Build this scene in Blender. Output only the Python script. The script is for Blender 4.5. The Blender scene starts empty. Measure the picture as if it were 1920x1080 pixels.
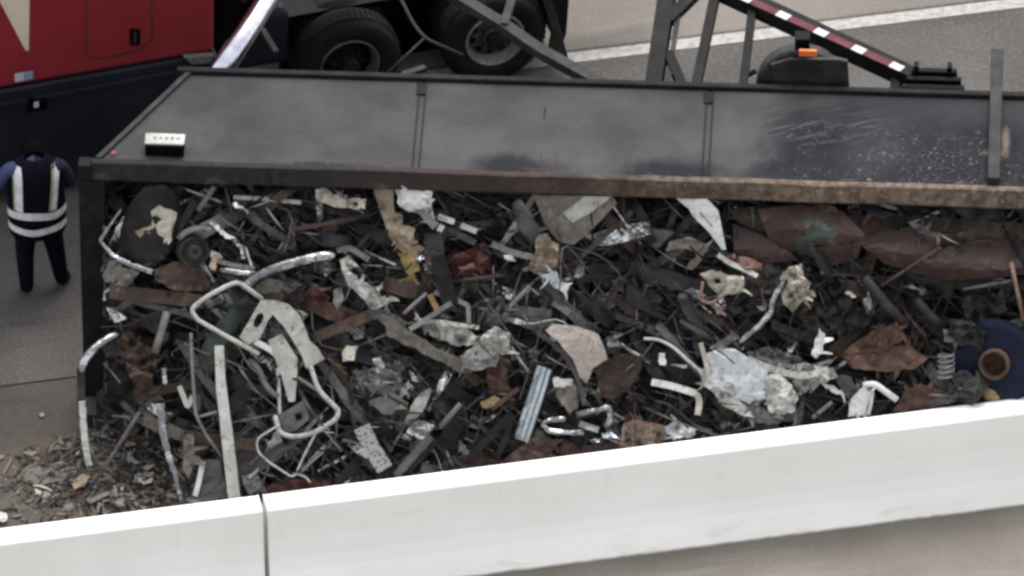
import bpy, bmesh, math, random, zlib
from mathutils import Vector, Matrix, noise
from mathutils.geometry import delaunay_2d_cdt

scene = bpy.context.scene
COL = scene.collection
rad = math.radians

# ------------------------------------------------------------------ camera
ELEV = rad(38.0)
DIST = 110.0
FPX = 205.0 * DIST                       # focal length in photo pixels (1920 wide)
cam_d = bpy.data.cameras.new('camera')
cam_d.sensor_width = 36.0
cam_d.lens = FPX * 36.0 / 1920.0
cam_d.clip_start = 1.0
cam_d.clip_end = 2000.0
cam = bpy.data.objects.new('camera', cam_d)
COL.objects.link(cam)
CDIR = Vector((0, math.cos(ELEV), -math.sin(ELEV)))
CUP = Vector((0, math.sin(ELEV), math.cos(ELEV)))
CPOS = -CDIR * DIST
cam.location = CPOS
cam.rotation_euler = (math.pi / 2 - ELEV, 0, 0)
scene.camera = cam

# ------------------------------------------------------------------ light
SUN_EL, SUN_AZ = rad(62), rad(12)        # sun stands behind the scene, a little to the right
world = bpy.data.worlds.new('World')
scene.world = world
world.use_nodes = True
wn = world.node_tree
wn.nodes.clear()
sky = wn.nodes.new('ShaderNodeTexSky')
sky.sky_type = 'NISHITA'
sky.sun_disc = False
sky.sun_elevation = SUN_EL
sky.sun_rotation = SUN_AZ
sky.dust_density = 4.0
hs = wn.nodes.new('ShaderNodeHueSaturation')
hs.inputs['Saturation'].default_value = 0.12
bg = wn.nodes.new('ShaderNodeBackground')
bg.inputs['Strength'].default_value = 0.15
wo = wn.nodes.new('ShaderNodeOutputWorld')
wn.links.new(sky.outputs[0], hs.inputs['Color'])
wn.links.new(hs.outputs[0], bg.inputs['Color'])
wn.links.new(bg.outputs[0], wo.inputs['Surface'])
sun_d = bpy.data.lights.new('sun', 'SUN')
sun_d.energy = 0.6
sun_d.angle = rad(26)
sun_d.color = (1.0, 0.96, 0.9)
sun = bpy.data.objects.new('sun', sun_d)
COL.objects.link(sun)
to_sun = Vector((math.sin(SUN_AZ) * math.cos(SUN_EL), math.cos(SUN_AZ) * math.cos(SUN_EL), math.sin(SUN_EL)))
sun.rotation_euler = to_sun.to_track_quat('Z', 'Y').to_euler()
sun.location = to_sun * 60

scene.view_settings.view_transform = 'Standard'
scene.view_settings.look = 'None'
scene.view_settings.exposure = 1.6
scene.view_settings.gamma = 1.0
scene.view_settings.use_curve_mapping = False
scene.cycles.filter_width = 3.0
scene.cycles.max_bounces = 6
scene.cycles.sample_clamp_indirect = 6.0

# ------------------------------------------------------------------ projection helpers
def ray(px, py):
    d = CDIR + Vector((1, 0, 0)) * ((px - 960) / FPX) + CUP * ((540 - py) / FPX)
    return d.normalized()

def on_plane(px, py, p0, n):
    d = ray(px, py)
    t = (p0 - CPOS).dot(n) / d.dot(n)
    return CPOS + d * t

def on_z(px, py, z=0.0):
    return on_plane(px, py, Vector((0, 0, z)), Vector((0, 0, 1)))

# trailer frame: u along the trailer, w away from the camera, z up
RIM_Z = 2.62
_A = on_z(150, 311, RIM_Z)
_B = on_z(1850, 363, RIM_Z)
TU = (_B - _A); TU.z = 0; TU.normalize()
TW = Vector((-TU.y, TU.x, 0))
T0 = Vector((_A.x, _A.y, 0))
TANG = math.atan2(TU.y, TU.x)
TM = Matrix.Translation(T0) @ Matrix.Rotation(TANG, 4, 'Z')
TMI = TM.inverted()
def T(u, w, z):
    return T0 + TU * u + TW * w + Vector((0, 0, z))

# barrier frame
BH, BT, BLEAN = 0.97, 0.23, 0.12
_b0 = on_z(0, 989, BH); _b1 = on_z(1920, 743, BH)
BD = (_b1 - _b0); BD.z = 0; BD.normalize()
BN = Vector((-BD.y, BD.x, 0))            # away from the camera
B0 = Vector((_b0.x, _b0.y, 0))           # foot of back top edge line
BANG = math.atan2(BD.y, BD.x)
def barrier_gap(p):                      # distance behind the back face at that height
    return (p - B0).dot(BN) - BLEAN * (1 - min(max(p.z, 0), BH) / BH)

# the heap's slope
HP0 = T(0, 0.30, 2.40)
HDOWN = (T(0, -1.35, 0.0) - HP0); HLEN = HDOWN.length; HDOWN.normalize()
HN = TU.cross(HDOWN)
if HN.dot(-CDIR) < 0: HN = -HN
TOP = .07
def heap(px, py, h=0.0):
    h += TOP
    p = on_plane(px, py, HP0 + HN * h, HN)
    if p.z < 0.03:
        p = on_z(px, py, 0.03 + max(h, 0) * 0.3)
    g_ = barrier_gap(p)
    if g_ < .04 and p.z < BH + .04:       # keep clear of the barrier's back
        d = ray(px, py); p = p + d * ((.04 - g_) / d.dot(BN))
    return p
def ground(px, py, h=0.0):
    return on_z(px, py, h)
def topwall(px, py, h=0.0):
    return on_z(px, py, 2.6 + h)

# ------------------------------------------------------------------ materials
class G:
    """small helper round a node tree"""
    def __init__(s, name):
        s.m = bpy.data.materials.new(name)
        s.m.use_nodes = True
        s.t = s.m.node_tree
        s.b = s.t.nodes['Principled BSDF']
        s.tc = s.t.nodes.new('ShaderNodeTexCoord')
        s.co = s.tc.outputs['Object']
    def link(s, a, b): s.t.links.new(a, b)
    def noise(s, scale, detail=5, rough=0.55, stretch=None, w=None, dist=0.0):
        n = s.t.nodes.new('ShaderNodeTexNoise')
        n.inputs['Scale'].default_value = scale
        n.inputs['Detail'].default_value = detail
        n.inputs['Roughness'].default_value = rough
        n.inputs['Distortion'].default_value = dist
        src = s.co
        if stretch:
            mp = s.t.nodes.new('ShaderNodeMapping')
            mp.inputs['Scale'].default_value = stretch[:3]
            if len(stretch) > 3:          # turned first, then stretched
                mp.vector_type = 'TEXTURE'
                mp.inputs['Scale'].default_value = [1 / q for q in stretch[:3]]
                mp.inputs['Rotation'].default_value = (0, 0, stretch[3])
            s.link(src, mp.inputs['Vector']); src = mp.outputs[0]
        s.link(src, n.inputs['Vector'])
        return n.outputs['Fac']
    def ramp(s, f, lo, hi):
        r = s.t.nodes.new('ShaderNodeMapRange')
        r.interpolation_type = 'SMOOTHSTEP'
        r.inputs['From Min'].default_value = lo
        r.inputs['From Max'].default_value = hi
        s.link(f, r.inputs['Value'])
        return r.outputs[0]
    def mix(s, f, a, b):
        m = s.t.nodes.new('ShaderNodeMix'); m.data_type = 'RGBA'
        if isinstance(f, (int, float)): m.inputs[0].default_value = f
        else: s.link(f, m.inputs[0])
        for v, i in ((a, 6), (b, 7)):
            if isinstance(v, (tuple, list)): m.inputs[i].default_value = (*v[:3], 1)
            else: s.link(v, m.inputs[i])
        return m.outputs[2]
    def math(s, op, a, b=0.0):
        m = s.t.nodes.new('ShaderNodeMath'); m.operation = op
        for v, i in ((a, 0), (b, 1)):
            if isinstance(v, (int, float)): m.inputs[i].default_value = v
            else: s.link(v, m.inputs[i])
        return m.outputs[0]
    def xyz(s):
        n = s.t.nodes.new('ShaderNodeSeparateXYZ'); s.link(s.co, n.inputs[0]); return n.outputs
    def blob(s, c, r, soft=0.6, wob=None):
        """1 inside an ellipsoid round c, in object coordinates"""
        mp = s.t.nodes.new('ShaderNodeMapping'); mp.vector_type = 'POINT'
        mp.inputs['Scale'].default_value = [1 / q for q in r]
        mp.inputs['Location'].default_value = [-c[i] / r[i] for i in range(3)]
        s.link(s.co, mp.inputs['Vector'])
        L = s.t.nodes.new('ShaderNodeVectorMath'); L.operation = 'LENGTH'
        s.link(mp.outputs[0], L.inputs[0])
        v = L.outputs['Value']
        if wob is not None: v = s.math('ADD', v, s.math('MULTIPLY', s.math('SUBTRACT', wob, 0.5), 1.4))
        return s.ramp(v, 1.0, 1.0 - soft)
    def vary(s, col, amt):
        """slightly different value on every object"""
        oi = s.t.nodes.new('ShaderNodeObjectInfo')
        r = s.t.nodes.new('ShaderNodeMapRange')
        r.inputs['To Min'].default_value = 1 - amt
        r.inputs['To Max'].default_value = 1 + amt
        s.link(oi.outputs['Random'], r.inputs['Value'])
        h = s.t.nodes.new('ShaderNodeHueSaturation')
        s.link(r.outputs[0], h.inputs['Value'])
        s.link(col, h.inputs['Color'])
        return h.outputs[0]
    def bump(s, f, strength=0.3, dist=0.01):
        b = s.t.nodes.new('ShaderNodeBump')
        b.inputs['Strength'].default_value = strength
        b.inputs['Distance'].default_value = dist
        s.link(f, b.inputs['Height'])
        s.link(b.outputs[0], s.b.inputs['Normal'])
    def out(s, col=None, rough=0.6, metal=0.0, spec=0.5):
        if col is not None:
            if isinstance(col, (tuple, list)): s.b.inputs['Base Color'].default_value = (*col[:3], 1)
            else: s.link(col, s.b.inputs['Base Color'])
        for v, n in ((rough, 'Roughness'), (metal, 'Metallic'), (spec, 'Specular IOR Level')):
            if isinstance(v, (int, float)): s.b.inputs[n].default_value = v
            else: s.link(v, s.b.inputs[n])
        return s.m

M = {}
TONE = {'dark': .42, 'darker': .5, 'midgrey': .55, 'grey': .60, 'brown': .55, 'rust': .62, 'redbrown': .55, 'red': .55, 'taupe': .62, 'tan': .62, 'pale': .68, 'white': .80, 'green': .55, 'pink': .45,
        'cream': .62, 'greenwhite': .74, 'bluewhite': .84, 'navyblue': .26, 'speckled': .68, 'ochre': .6, 'rubber': .38, 'blackpaint': .09, 'steel': .8}
def simple(key, c1, c2, c3=None, scale=6, lo=.4, hi=.62, rough=.55, metal=0., bump=.25, vary=.22, spec=.14, dist=.008):
    q_ = TONE.get(key, 1)
    c1, c2 = [tuple(x * q_ for x in c) for c in (c1, c2)]
    if c3: c3 = tuple(x * q_ for x in c3)
    g = G(key.replace('_', ' '))
    n1 = g.noise(scale, 6, .62)
    col = g.mix(g.ramp(n1, lo, hi), c1, c2)
    if c3:
        n2 = g.noise(scale * 2.7, 5, .7, dist=.6)
        col = g.mix(g.ramp(n2, .52, .66), col, c3)
        n3 = g.noise(scale * .8, 6, .75, dist=1.2)
        col = g.mix(g.math('MULTIPLY', g.ramp(n3, .50, .72), .55), col, tuple(x * .5 for x in c3))
    if vary: col = g.vary(col, vary)
    if bump: g.bump(g.noise(scale * 3, 6, .6), bump, dist)
    M[key] = g.out(col, rough, metal, spec)
    return M[key]

RUST = (.085, .038, .022)
simple('dark', (.026, .026, .029), (.055, .053, .054), (.06, .04, .03), rough=.5, vary=.5)
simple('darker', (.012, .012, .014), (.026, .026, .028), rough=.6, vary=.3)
simple('grey', (.16, .16, .16), (.24, .24, .235), (.10, .085, .07), rough=.5, vary=.25)
simple('midgrey', (.085, .085, .09), (.14, .138, .135), (.07, .055, .045), rough=.48, vary=.3)
simple('pale', (.42, .43, .41), (.55, .55, .52), (.26, .22, .17), rough=.5, vary=.12)
simple('white', (.56, .58, .58), (.68, .69, .68), (.36, .33, .28), rough=.45, vary=.08)
simple('bluewhite', (.49, .52, .54), (.60, .63, .65), (.36, .36, .36), rough=.4, vary=.05)
simple('greenwhite', (.40, .415, .38), (.50, .515, .475), (.22, .2, .16), rough=.5, vary=.08)
simple('cream', (.48, .45, .365), (.58, .555, .475), (.26, .19, .11), rough=.55, vary=.1)
simple('tan', (.28, .22, .165), (.36, .30, .23), (.16, .10, .07), rough=.6, vary=.12)
simple('taupe', (.17, .155, .14), (.235, .215, .19), (.10, .08, .06), rough=.6, vary=.12)
simple('ochre', (.36, .25, .11), (.44, .33, .17), (.18, .10, .05), rough=.6, vary=.1)
simple('rust', (.080, .046, .034), (.122, .074, .056), (.045, .03, .026), rough=.75, vary=.25, scale=9)
simple('brown', (.06, .042, .034), (.10, .07, .054), (.035, .025, .02), rough=.7, vary=.3)
simple('redbrown', (.066, .044, .040), (.098, .066, .058), (.05, .03, .026), rough=.6, vary=.15, scale=3)
simple('red', (.10, .036, .036), (.14, .055, .052), (.06, .03, .027), rough=.5, vary=.2)
simple('pink', (.30, .17, .14), (.40, .26, .22), (.16, .08, .06), rough=.6, vary=.1)
simple('green', (.045, .06, .05), (.075, .092, .078), (.03, .035, .03), rough=.5, vary=.1)
simple('navyblue', (.012, .02, .065), (.022, .034, .10), (.03, .03, .04), rough=.5, vary=.05)
simple('chrome', (.16, .16, .17), (.46, .46, .49), (.07, .066, .062), scale=5, lo=.46, hi=.60, rough=.15, metal=1., bump=.45, vary=.1, dist=.03)  # bright and dark noise puts highlights and reflections into the metal colour
simple('foil', (.66, .66, .67), (.13, .13, .135), (.10, .095, .09), scale=9, lo=.46, hi=.56, rough=.2, metal=1., bump=.6, vary=.2, dist=.03)
simple('polished', (.56, .56, .62), (.42, .42, .50), rough=.22, metal=1., bump=0, vary=0)
simple('steel', (.42, .46, .50), (.52, .56, .60), (.26, .24, .22), rough=.3, metal=.9, bump=.3, vary=.1, dist=.015)
simple('rubber', (.011, .011, .012), (.02, .02, .021), rough=.75, bump=.15, vary=.1)
simple('blackpaint', (.014, .015, .018), (.024, .025, .029), (.045, .042, .04), rough=.45, vary=.1, spec=.05)
simple('speckled', (.40, .35, .31), (.47, .42, .38), (.24, .17, .13), scale=16, rough=.6, vary=.05)

def mk_concrete(key, c1, c2, c3, spk, streak_rot=0.0):
    g = G(key.replace('_', ' '))
    a = g.noise(.55, 6, .6); b = g.noise(26, 3, .8); c = g.noise(1.4, 5, .6, stretch=(.35, 3.2, 1, streak_rot))
    col = g.mix(g.ramp(a, .35, .65), c1, c2)
    col = g.mix(g.math('MULTIPLY', g.ramp(c, .52, .74), .55), col, c3)
    col = g.mix(g.math('MULTIPLY', g.ramp(b, .50, .72), spk), col, tuple(min(1, x * 1.7) for x in c2))
    col = g.mix(g.math('MULTIPLY', g.ramp(g.noise(34, 3, .8), .54, .72), spk), col, tuple(x * .45 for x in c1))
    if key in ('lane', 'farlane'):                     # brown dirt trodden round the spilled load
        c_ = on_z(200, 890, 0)
        d_ = g.blob((c_.x, c_.y, 0), (1.7, 1.1, 1), .8, g.noise(3.2, 6, .7))
        col = g.mix(g.math('MULTIPLY', d_, .75), col, (.085, .068, .048))
    g.bump(b, .25, .01)
    M[key] = g.out(col, .9, 0, .06)
mk_concrete('lane', (.040, .0375, .036), (.060, .0565, .0545), (.034, .031, .0295), .5, BANG)
mk_concrete('farlane', (.052, .0487, .0462), (.073, .0687, .0655), (.044, .0405, .038), .7, BANG)
mk_concrete('shoulder', (.108, .097, .087), (.134, .122, .110), (.178, .166, .148), .35, BANG)
mk_concrete('foreshoulder', (.118, .105, .09), (.148, .134, .118), (.195, .18, .158), .25, BANG)
mk_concrete('dirtground', (.06, .05, .04), (.085, .07, .055), (.05, .042, .034), .3, 0)

g = G('road line paint')
col = g.mix(g.ramp(g.noise(14, 5, .75), .40, .56), (.17, .162, .152), (.255, .243, .23))
g.bump(g.noise(30, 3, .8), .5, .01)
M['line'] = g.out(col, .8, 0, .3)

g = G('white barrier paint')
z = g.xyz()
dirt = g.math('MULTIPLY', g.ramp(g.noise(3.0, 6, .65, stretch=(.5, 1, 2.2)), .50, .72), g.ramp(z[2], .30, .02))
col = g.mix(g.ramp(g.noise(1.6, 5, .6, stretch=(.35, 1, 1)), .3, .7), (.735, .725, .70), (.80, .79, .77))
col = g.mix(g.math('MULTIPLY', g.ramp(g.noise(2.2, 5, .6, stretch=(.6, 1, .10)), .55, .75), .16), col, (.55, .54, .52))
col = g.mix(g.math('MULTIPLY', dirt, .7), col, (.46, .44, .38))
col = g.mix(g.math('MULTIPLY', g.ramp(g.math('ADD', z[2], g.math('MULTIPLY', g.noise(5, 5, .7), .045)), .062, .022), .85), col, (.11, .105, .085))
col = g.mix(g.math('MULTIPLY', g.ramp(g.noise(9, 6, .7), .68, .78), .35), col, (.5, .49, .47))
scuff = g.math('MULTIPLY', g.ramp(g.noise(2.6, 5, .7, stretch=(.35, 1, 7)), .60, .74), g.ramp(g.noise(.9, 3, .6), .48, .62))
col = g.mix(g.math('MULTIPLY', scuff, .22), col, (.34, .33, .31))
drip = g.math('MULTIPLY', g.ramp(g.noise(5, 5, .65, stretch=(2.2, 1, .16)), .60, .74), g.ramp(z[2], .2, .95))
col = g.mix(g.math('MULTIPLY', drip, .22), col, (.46, .44, .39))
pore = g.ramp(g.noise(42, 2, .7), .70, .76)
col = g.mix(g.math('MULTIPLY', pore, .45), col, (.36, .35, .33))
g.bump(g.noise(20, 4, .6), .12, .006)
M['barrier'] = g.out(col, .65, 0, .3)

# grey side of the trailer, dusty at the front, dark blue and pocked further back
g = G('dusty grey trailer paint')
x, y, z = g.xyz()[:3]
n1 = g.noise(1.1, 6, .6); n2 = g.noise(4.0, 6, .65); n3 = g.noise(2.0, 4, .6, stretch=(1.2, .5, 1))
dust_sheen = g.mix(g.ramp(n1, .3, .7), (.0215, .0215, .023), (.044, .0435, .045))  # dusty tone; its light and dark blotches also imitate an uneven sheen
dust_sheen = g.mix(g.math('MULTIPLY', g.ramp(n2, .5, .75), .35), dust_sheen, (.020, .020, .0225))
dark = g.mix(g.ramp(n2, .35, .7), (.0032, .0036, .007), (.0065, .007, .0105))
us = g.math('ADD', x, g.math('MULTIPLY', g.math('SUBTRACT', n3, .5), .8))
f = g.ramp(us, 5.85, 6.35)
yw = g.math('ADD', y, g.math('MULTIPLY', g.math('SUBTRACT', g.noise(1.7, 5, .65), .5), .9))
f = g.math('MULTIPLY', f, g.math('SUBTRACT', 1.0, g.math('MULTIPLY', g.ramp(yw, .78, 1.25), .5)))
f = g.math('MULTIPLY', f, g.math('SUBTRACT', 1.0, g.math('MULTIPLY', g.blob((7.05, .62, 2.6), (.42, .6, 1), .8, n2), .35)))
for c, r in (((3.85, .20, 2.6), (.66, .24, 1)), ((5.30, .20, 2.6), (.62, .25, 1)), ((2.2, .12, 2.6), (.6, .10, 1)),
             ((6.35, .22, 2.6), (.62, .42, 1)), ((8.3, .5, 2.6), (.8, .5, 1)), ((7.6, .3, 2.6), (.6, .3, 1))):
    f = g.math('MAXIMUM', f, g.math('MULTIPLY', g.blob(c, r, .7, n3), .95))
col = g.mix(f, dust_sheen, dark)
spk = g.ramp(g.noise(28, 3, .75, dist=1.2), .58, .66)
spk = g.math('MULTIPLY', spk, g.math('MULTIPLY', g.ramp(x, 5.7, 6.9), g.ramp(g.noise(2.2, 4, .6), .40, .56)))
spk = g.math('MULTIPLY', spk, g.ramp(y, 1.15, .75))
col = g.mix(spk, col, (.115, .112, .11))
scr = g.math('MULTIPLY', g.ramp(g.noise(2.4, 5, .7, stretch=(.9, 8, 1, .36)), .50, .62), g.blob((6.55, .98, 2.6), (.75, .40, 1), .6))
col = g.mix(g.math('MULTIPLY', scr, .8), col, (.050, .050, .052))
sc2 = g.math('MULTIPLY', g.ramp(g.noise(3.0, 4, .7, stretch=(.7, 14, 1, -.9)), .66, .70), .5)
col = g.mix(sc2, col, (.012, .012, .013))
smear = g.math('MAXIMUM', g.blob((8.23, .80, 2.6), (.05, .30, 1), .8, n2), g.blob((8.12, .62, 2.6), (.16, .07, 1), .8, n2))
col = g.mix(g.math('MULTIPLY', smear, .8), col, (.10, .082, .068))
runs = g.math('MULTIPLY', g.ramp(g.noise(5, 4, .6, stretch=(2.2, .18, 1)), .58, .72), g.ramp(y, .75, .15))
col = g.mix(g.math('MULTIPLY', runs, .55), col, (.030, .021, .017))
col = g.mix(g.math('MULTIPLY', g.ramp(y, .30, .10), g.math('MULTIPLY', g.ramp(g.noise(7, 5, .7), .55, .7), .5)), col, (.10, .07, .055))
g.bump(g.noise(1.5, 3, .5), .35, .05)
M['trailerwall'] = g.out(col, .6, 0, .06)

g = G('worn rail paint over rust')
x, y, z = g.xyz()[:3]
n1 = g.noise(3.5, 6, .65, stretch=(.6, 1, 1)); n2 = g.noise(11, 5, .7)
blk = g.mix(g.ramp(n2, .4, .65), (.0105, .010, .011), (.018, .0168, .0168))
rst = g.mix(g.ramp(n2, .38, .62), (.052, .037, .029), (.118, .088, .066))
blk = g.mix(g.math('MULTIPLY', g.ramp(g.math('ADD', x, g.math('MULTIPLY', g.math('SUBTRACT', n1, .5), 4.0)), 1.4, 3.6), .8), blk, (.030, .0215, .0185))
rst = g.mix(g.ramp(g.noise(17, 4, .7), .60, .68), rst, (.18, .15, .125))
f = g.ramp(g.math('ADD', x, g.math('MULTIPLY', g.math('SUBTRACT', n1, .5), 5.0)), 3.4, 6.8)
f = g.math('MAXIMUM', f, g.math('MULTIPLY', g.ramp(n1, .60, .68), .35))
col = g.mix(f, blk, rst)
g.bump(n2, .3, .01)
M['rail'] = g.out(col, .7, 0, .1)

g = G('dark trailer frame')
n2 = g.noise(6, 6, .65)
col = g.mix(g.ramp(n2, .4, .65), (.0075, .0072, .0082), (.0135, .0128, .0128))
col = g.mix(g.math('MULTIPLY', g.ramp(g.noise(4, 5, .7), .58, .7), .7), col, (.02, .0145, .0115))
g.bump(n2, .25, .01)
M['frame'] = g.out(col, .65, 0, .06)
g = G('brown inside of trailer')
n2 = g.noise(5, 6, .65)
col = g.mix(g.ramp(n2, .4, .65), (.026, .021, .019), (.042, .033, .029))
M['inside'] = g.out(col, .7, 0, .3)
g = G('grey strut paint')
M['strut'] = g.out(g.mix(g.ramp(g.noise(6, 5, .6), .4, .65), (.020, .0196, .0205), (.032, .0312, .0315)), .6, 0, .07)

g = G('red truck paint')
n1 = g.noise(1.2, 5, .6)
col = g.mix(g.ramp(n1, .35, .65), (.15, .015, .0195), (.175, .0175, .022))
col = g.mix(g.math('MULTIPLY', g.ramp(g.noise(9, 5, .7), .58, .75), .3), col, (.05, .016, .017))
M['redpaint'] = g.out(col, .35, 0, .25)
g = G('dark navy skirt plastic')
M['skirt'] = g.out(g.mix(g.ramp(g.noise(2, 5, .6), .35, .65), (.007, .0085, .014), (.012, .0135, .020)), .5, 0, .15)
g = G('cream stripe'); M['stripe'] = g.out(g.mix(g.ramp(g.noise(3, 5, .6), .35, .65), (.40, .35, .28), (.48, .42, .34)), .4)
g = G('orange lens'); M['orange'] = g.out((.50, .125, .035), .35, 0, .2)
g = G('red lens'); M['redlens'] = g.out((.13, .02, .025), .4)
g = G('reflector white'); M['reflwhite'] = g.out((.34, .34, .37), .4, 0, .2)
g = G('reflector blue'); M['reflblue'] = g.out((.15, .20, .28), .4, 0, .2)
g = G('tape red'); M['tapered'] = g.out(g.mix(g.ramp(g.noise(9, 5, .6), .4, .7), (.055, .008, .014), (.085, .018, .022)), .5, 0, .1)
g = G('navy cloth'); g.bump(g.noise(14, 4, .6), .4, .02)
M['navy'] = g.out(g.mix(g.ramp(g.noise(7, 5, .6), .4, .7), (.0022, .0024, .0055), (.0042, .0044, .0085)), .9, 0, .05)
g = G('blue shirt'); M['shirt'] = g.out((.028, .042, .092), .85, 0, .2)
g = G('shaded blue shirt'); M['shirtshade'] = g.out((.009, .007, .021), .85, 0, .2)  # darker copy of the blue shirt, shade painted on its right half
g = G('skin'); M['skin'] = g.out((.20, .11, .08), .6)
g = G('hair'); M['hair'] = g.out((.0022, .002, .0025), .8, 0, .05)
g = G('reflective tape'); M['hivis'] = g.out(g.mix(g.ramp(g.noise(16, 3, .6), .35, .7), (.38, .38, .40), (.52, .52, .54)), .5, 0, .15)
g = G('lime trim'); M['lime'] = g.out((.20, .25, .13), .7, 0, .1)
g = G('tank maroon paint with teal patches')
n1 = g.noise(3, 6, .65)
col = g.mix(g.ramp(n1, .35, .65), (.040, .025, .0225), (.066, .042, .037))
teal = g.math('MULTIPLY', g.ramp(g.noise(8, 5, .7), .46, .54), g.blob((.02, -.1, .0), (.26, .26, .26), .5))
col = g.mix(teal, col, (.060, .086, .076))
g.bump(n1, .2, .01)
M['maroon'] = g.out(col, .6, 0, .12)
g = G('perforated grey')
v = g.t.nodes.new('ShaderNodeTexVoronoi'); v.inputs['Scale'].default_value = 34
g.link(g.co, v.inputs['Vector'])
M['perforated'] = g.out(g.mix(g.ramp(v.outputs['Distance'], .30, .42), (.03, .03, .03), (.20, .20, .19)), .5)

# ------------------------------------------------------------------ object helpers
def setp(o, label=None, cat=None, group=None, kind=None):
    if label: o['label'] = label
    if cat: o['category'] = cat
    if group: o['group'] = group
    if kind: o['kind'] = kind
    return o

def empty(name, loc, rz=0.0, label=None, cat=None, group=None):
    o = bpy.data.objects.new(name, None)
    COL.objects.link(o)
    o.location = loc; o.rotation_euler = (0, 0, rz)
    o.empty_display_size = .2
    return setp(o, label, cat, group)

def mesh_obj(name, verts, faces, m, parent=None, inv=None, smooth=False, recentre=False, mats=None, fmat=None):
    """one mesh object; verts in world space (inv brings them into the parent's space)"""
    vs = [Vector(v) for v in verts]
    loc = Vector((0, 0, 0))
    if inv is not None: vs = [inv @ v for v in vs]
    if recentre:
        loc = sum(vs, Vector()) / len(vs)
        vs = [v - loc for v in vs]
    me = bpy.data.meshes.new(name)
    me.from_pydata([tuple(v) for v in vs], [], faces)
    for mm in (mats or [m]): me.materials.append(mm)
    if fmat: me.polygons.foreach_set('material_index', fmat)
    if smooth: me.polygons.foreach_set('use_smooth', [True] * len(me.polygons))
    me.update()
    o = bpy.data.objects.new(name, me)
    COL.objects.link(o)
    o.location = loc
    if parent: o.parent = parent
    return o

class Buf:
    """collects faces of one mesh"""
    def __init__(s): s.v = []; s.f = []
    def add(s, v, f):
        k = len(s.v); s.v += [Vector(p) for p in v]; s.f += [[i + k for i in q] for q in f]; return s
    def box(s, a, b, fn=None):
        """axis box between corners a and b in a local frame mapped by fn; with small chamfer look left to the render"""
        x0, y0, z0 = a; x1, y1, z1 = b
        v = [(x, y, z) for z in (z0, z1) for y in (y0, y1) for x in (x0, x1)]
        if fn: v = [fn(*p) for p in v]
        f = [(0, 2, 3, 1), (4, 5, 7, 6), (0, 1, 5, 4), (2, 6, 7, 3), (0, 4, 6, 2), (1, 3, 7, 5)]
        return s.add(v, f)
    def obj(s, name, m, parent=None, inv=None, **k): return mesh_obj(name, s.v, s.f, m, parent, inv, **k)

def bevel(o, w=.01, seg=2):
    md = o.modifiers.new('bevel', 'BEVEL'); md.width = w; md.segments = seg; md.limit_method = 'ANGLE'
    return o

def corner_path(P, rc=.05, n=4):
    """polyline with rounded corners"""
    if len(P) < 3 or rc <= 0: return list(P)
    out = [P[0]]
    for i in range(1, len(P) - 1):
        a, b, c = P[i - 1], P[i], P[i + 1]
        d = min(rc, (a - b).length * .45, (c - b).length * .45)
        if (a - b).length < 1e-5 or (c - b).length < 1e-5: continue
        p = b + (a - b).normalized() * d; q = b + (c - b).normalized() * d
        for k in range(n + 1):
            t = k / n
            out.append(p * (1 - t) ** 2 + b * 2 * t * (1 - t) + q * t * t)
    out.append(P[-1])
    return out

def prof_round(r, n=8): return [(r * math.cos(2 * math.pi * k / n), r * math.sin(2 * math.pi * k / n)) for k in range(n)]
def prof_rect(w, t): return [(-w / 2, -t / 2), (w / 2, -t / 2), (w / 2, t / 2), (-w / 2, t / 2)]
def prof_u(w, d, t=.008):
    return [(-w / 2, -d), (-w / 2 + t, -d), (-w / 2 + t, -t), (w / 2 - t, -t), (w / 2 - t, -d), (w / 2, -d), (w / 2, -d * .25), (w / 2 - d * .3, 0), (-w / 2 + d * .3, 0), (-w / 2, -d * .25)]
def prof_half(w, d, t=.006, n=9):
    o = [(-w / 2 * math.cos(math.pi * k / n), d * math.sin(math.pi * k / n) - d * .5) for k in range(n + 1)]
    q = [(-a * .82, b - t - d * .12) for a, b in o]
    return o[::-1] + [(-a, b) for a, b in q[::-1]]
def prof_l(w, d, t=.008):
    return [(-w / 2, 0), (-w / 2, -d), (-w / 2 + t, -d), (-w / 2 + t, -t), (w / 2, -t), (w / 2, 0)]
def prof_i(w, d, t=.01):
    return [(-w/2, 0), (-w/2, -t), (-t/2, -t), (-t/2, -d+t), (-w/2, -d+t), (-w/2, -d), (w/2, -d), (w/2, -d+t), (t/2, -d+t), (t/2, -t), (w/2, -t), (w/2, 0)]

def sweep_geo(P, prof, up, scale=None, roll=None, crumple=0.0, rng=None):
    n = len(prof); V = []; F = []
    L = len(P)
    for i, p in enumerate(P):
        t = (P[min(i + 1, L - 1)] - P[max(i - 1, 0)])
        if t.length < 1e-7: t = Vector((1, 0, 0))
        t.normalize()
        nn = up - t * up.dot(t)
        if nn.length < .05:
            alt = Vector((0, 0, 1)) if abs(t.z) < .9 else Vector((1, 0, 0))
            nn = alt - t * alt.dot(t)
        nn.normalize(); bb = t.cross(nn)
        r = roll(i / (L - 1)) if roll else 0
        c, s_ = math.cos(r), math.sin(r)
        sc = scale(i / (L - 1)) if scale else 1
        for (a, b) in prof:
            a2, b2 = (a * c - b * s_) * sc, (a * s_ + b * c) * sc
            q = p + bb * a2 + nn * b2
            if crumple: q += Vector((rng.uniform(-1, 1), rng.uniform(-1, 1), rng.uniform(-1, 1))) * crumple
            V.append(q)
    for i in range(L - 1):
        for k in range(n):
            a = i * n + k; b = i * n + (k + 1) % n
            F.append((a, b, b + n, a + n))
    F.append(tuple(range(n - 1, -1, -1))); F.append(tuple(range((L - 1) * n, L * n)))
    return V, F

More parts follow.
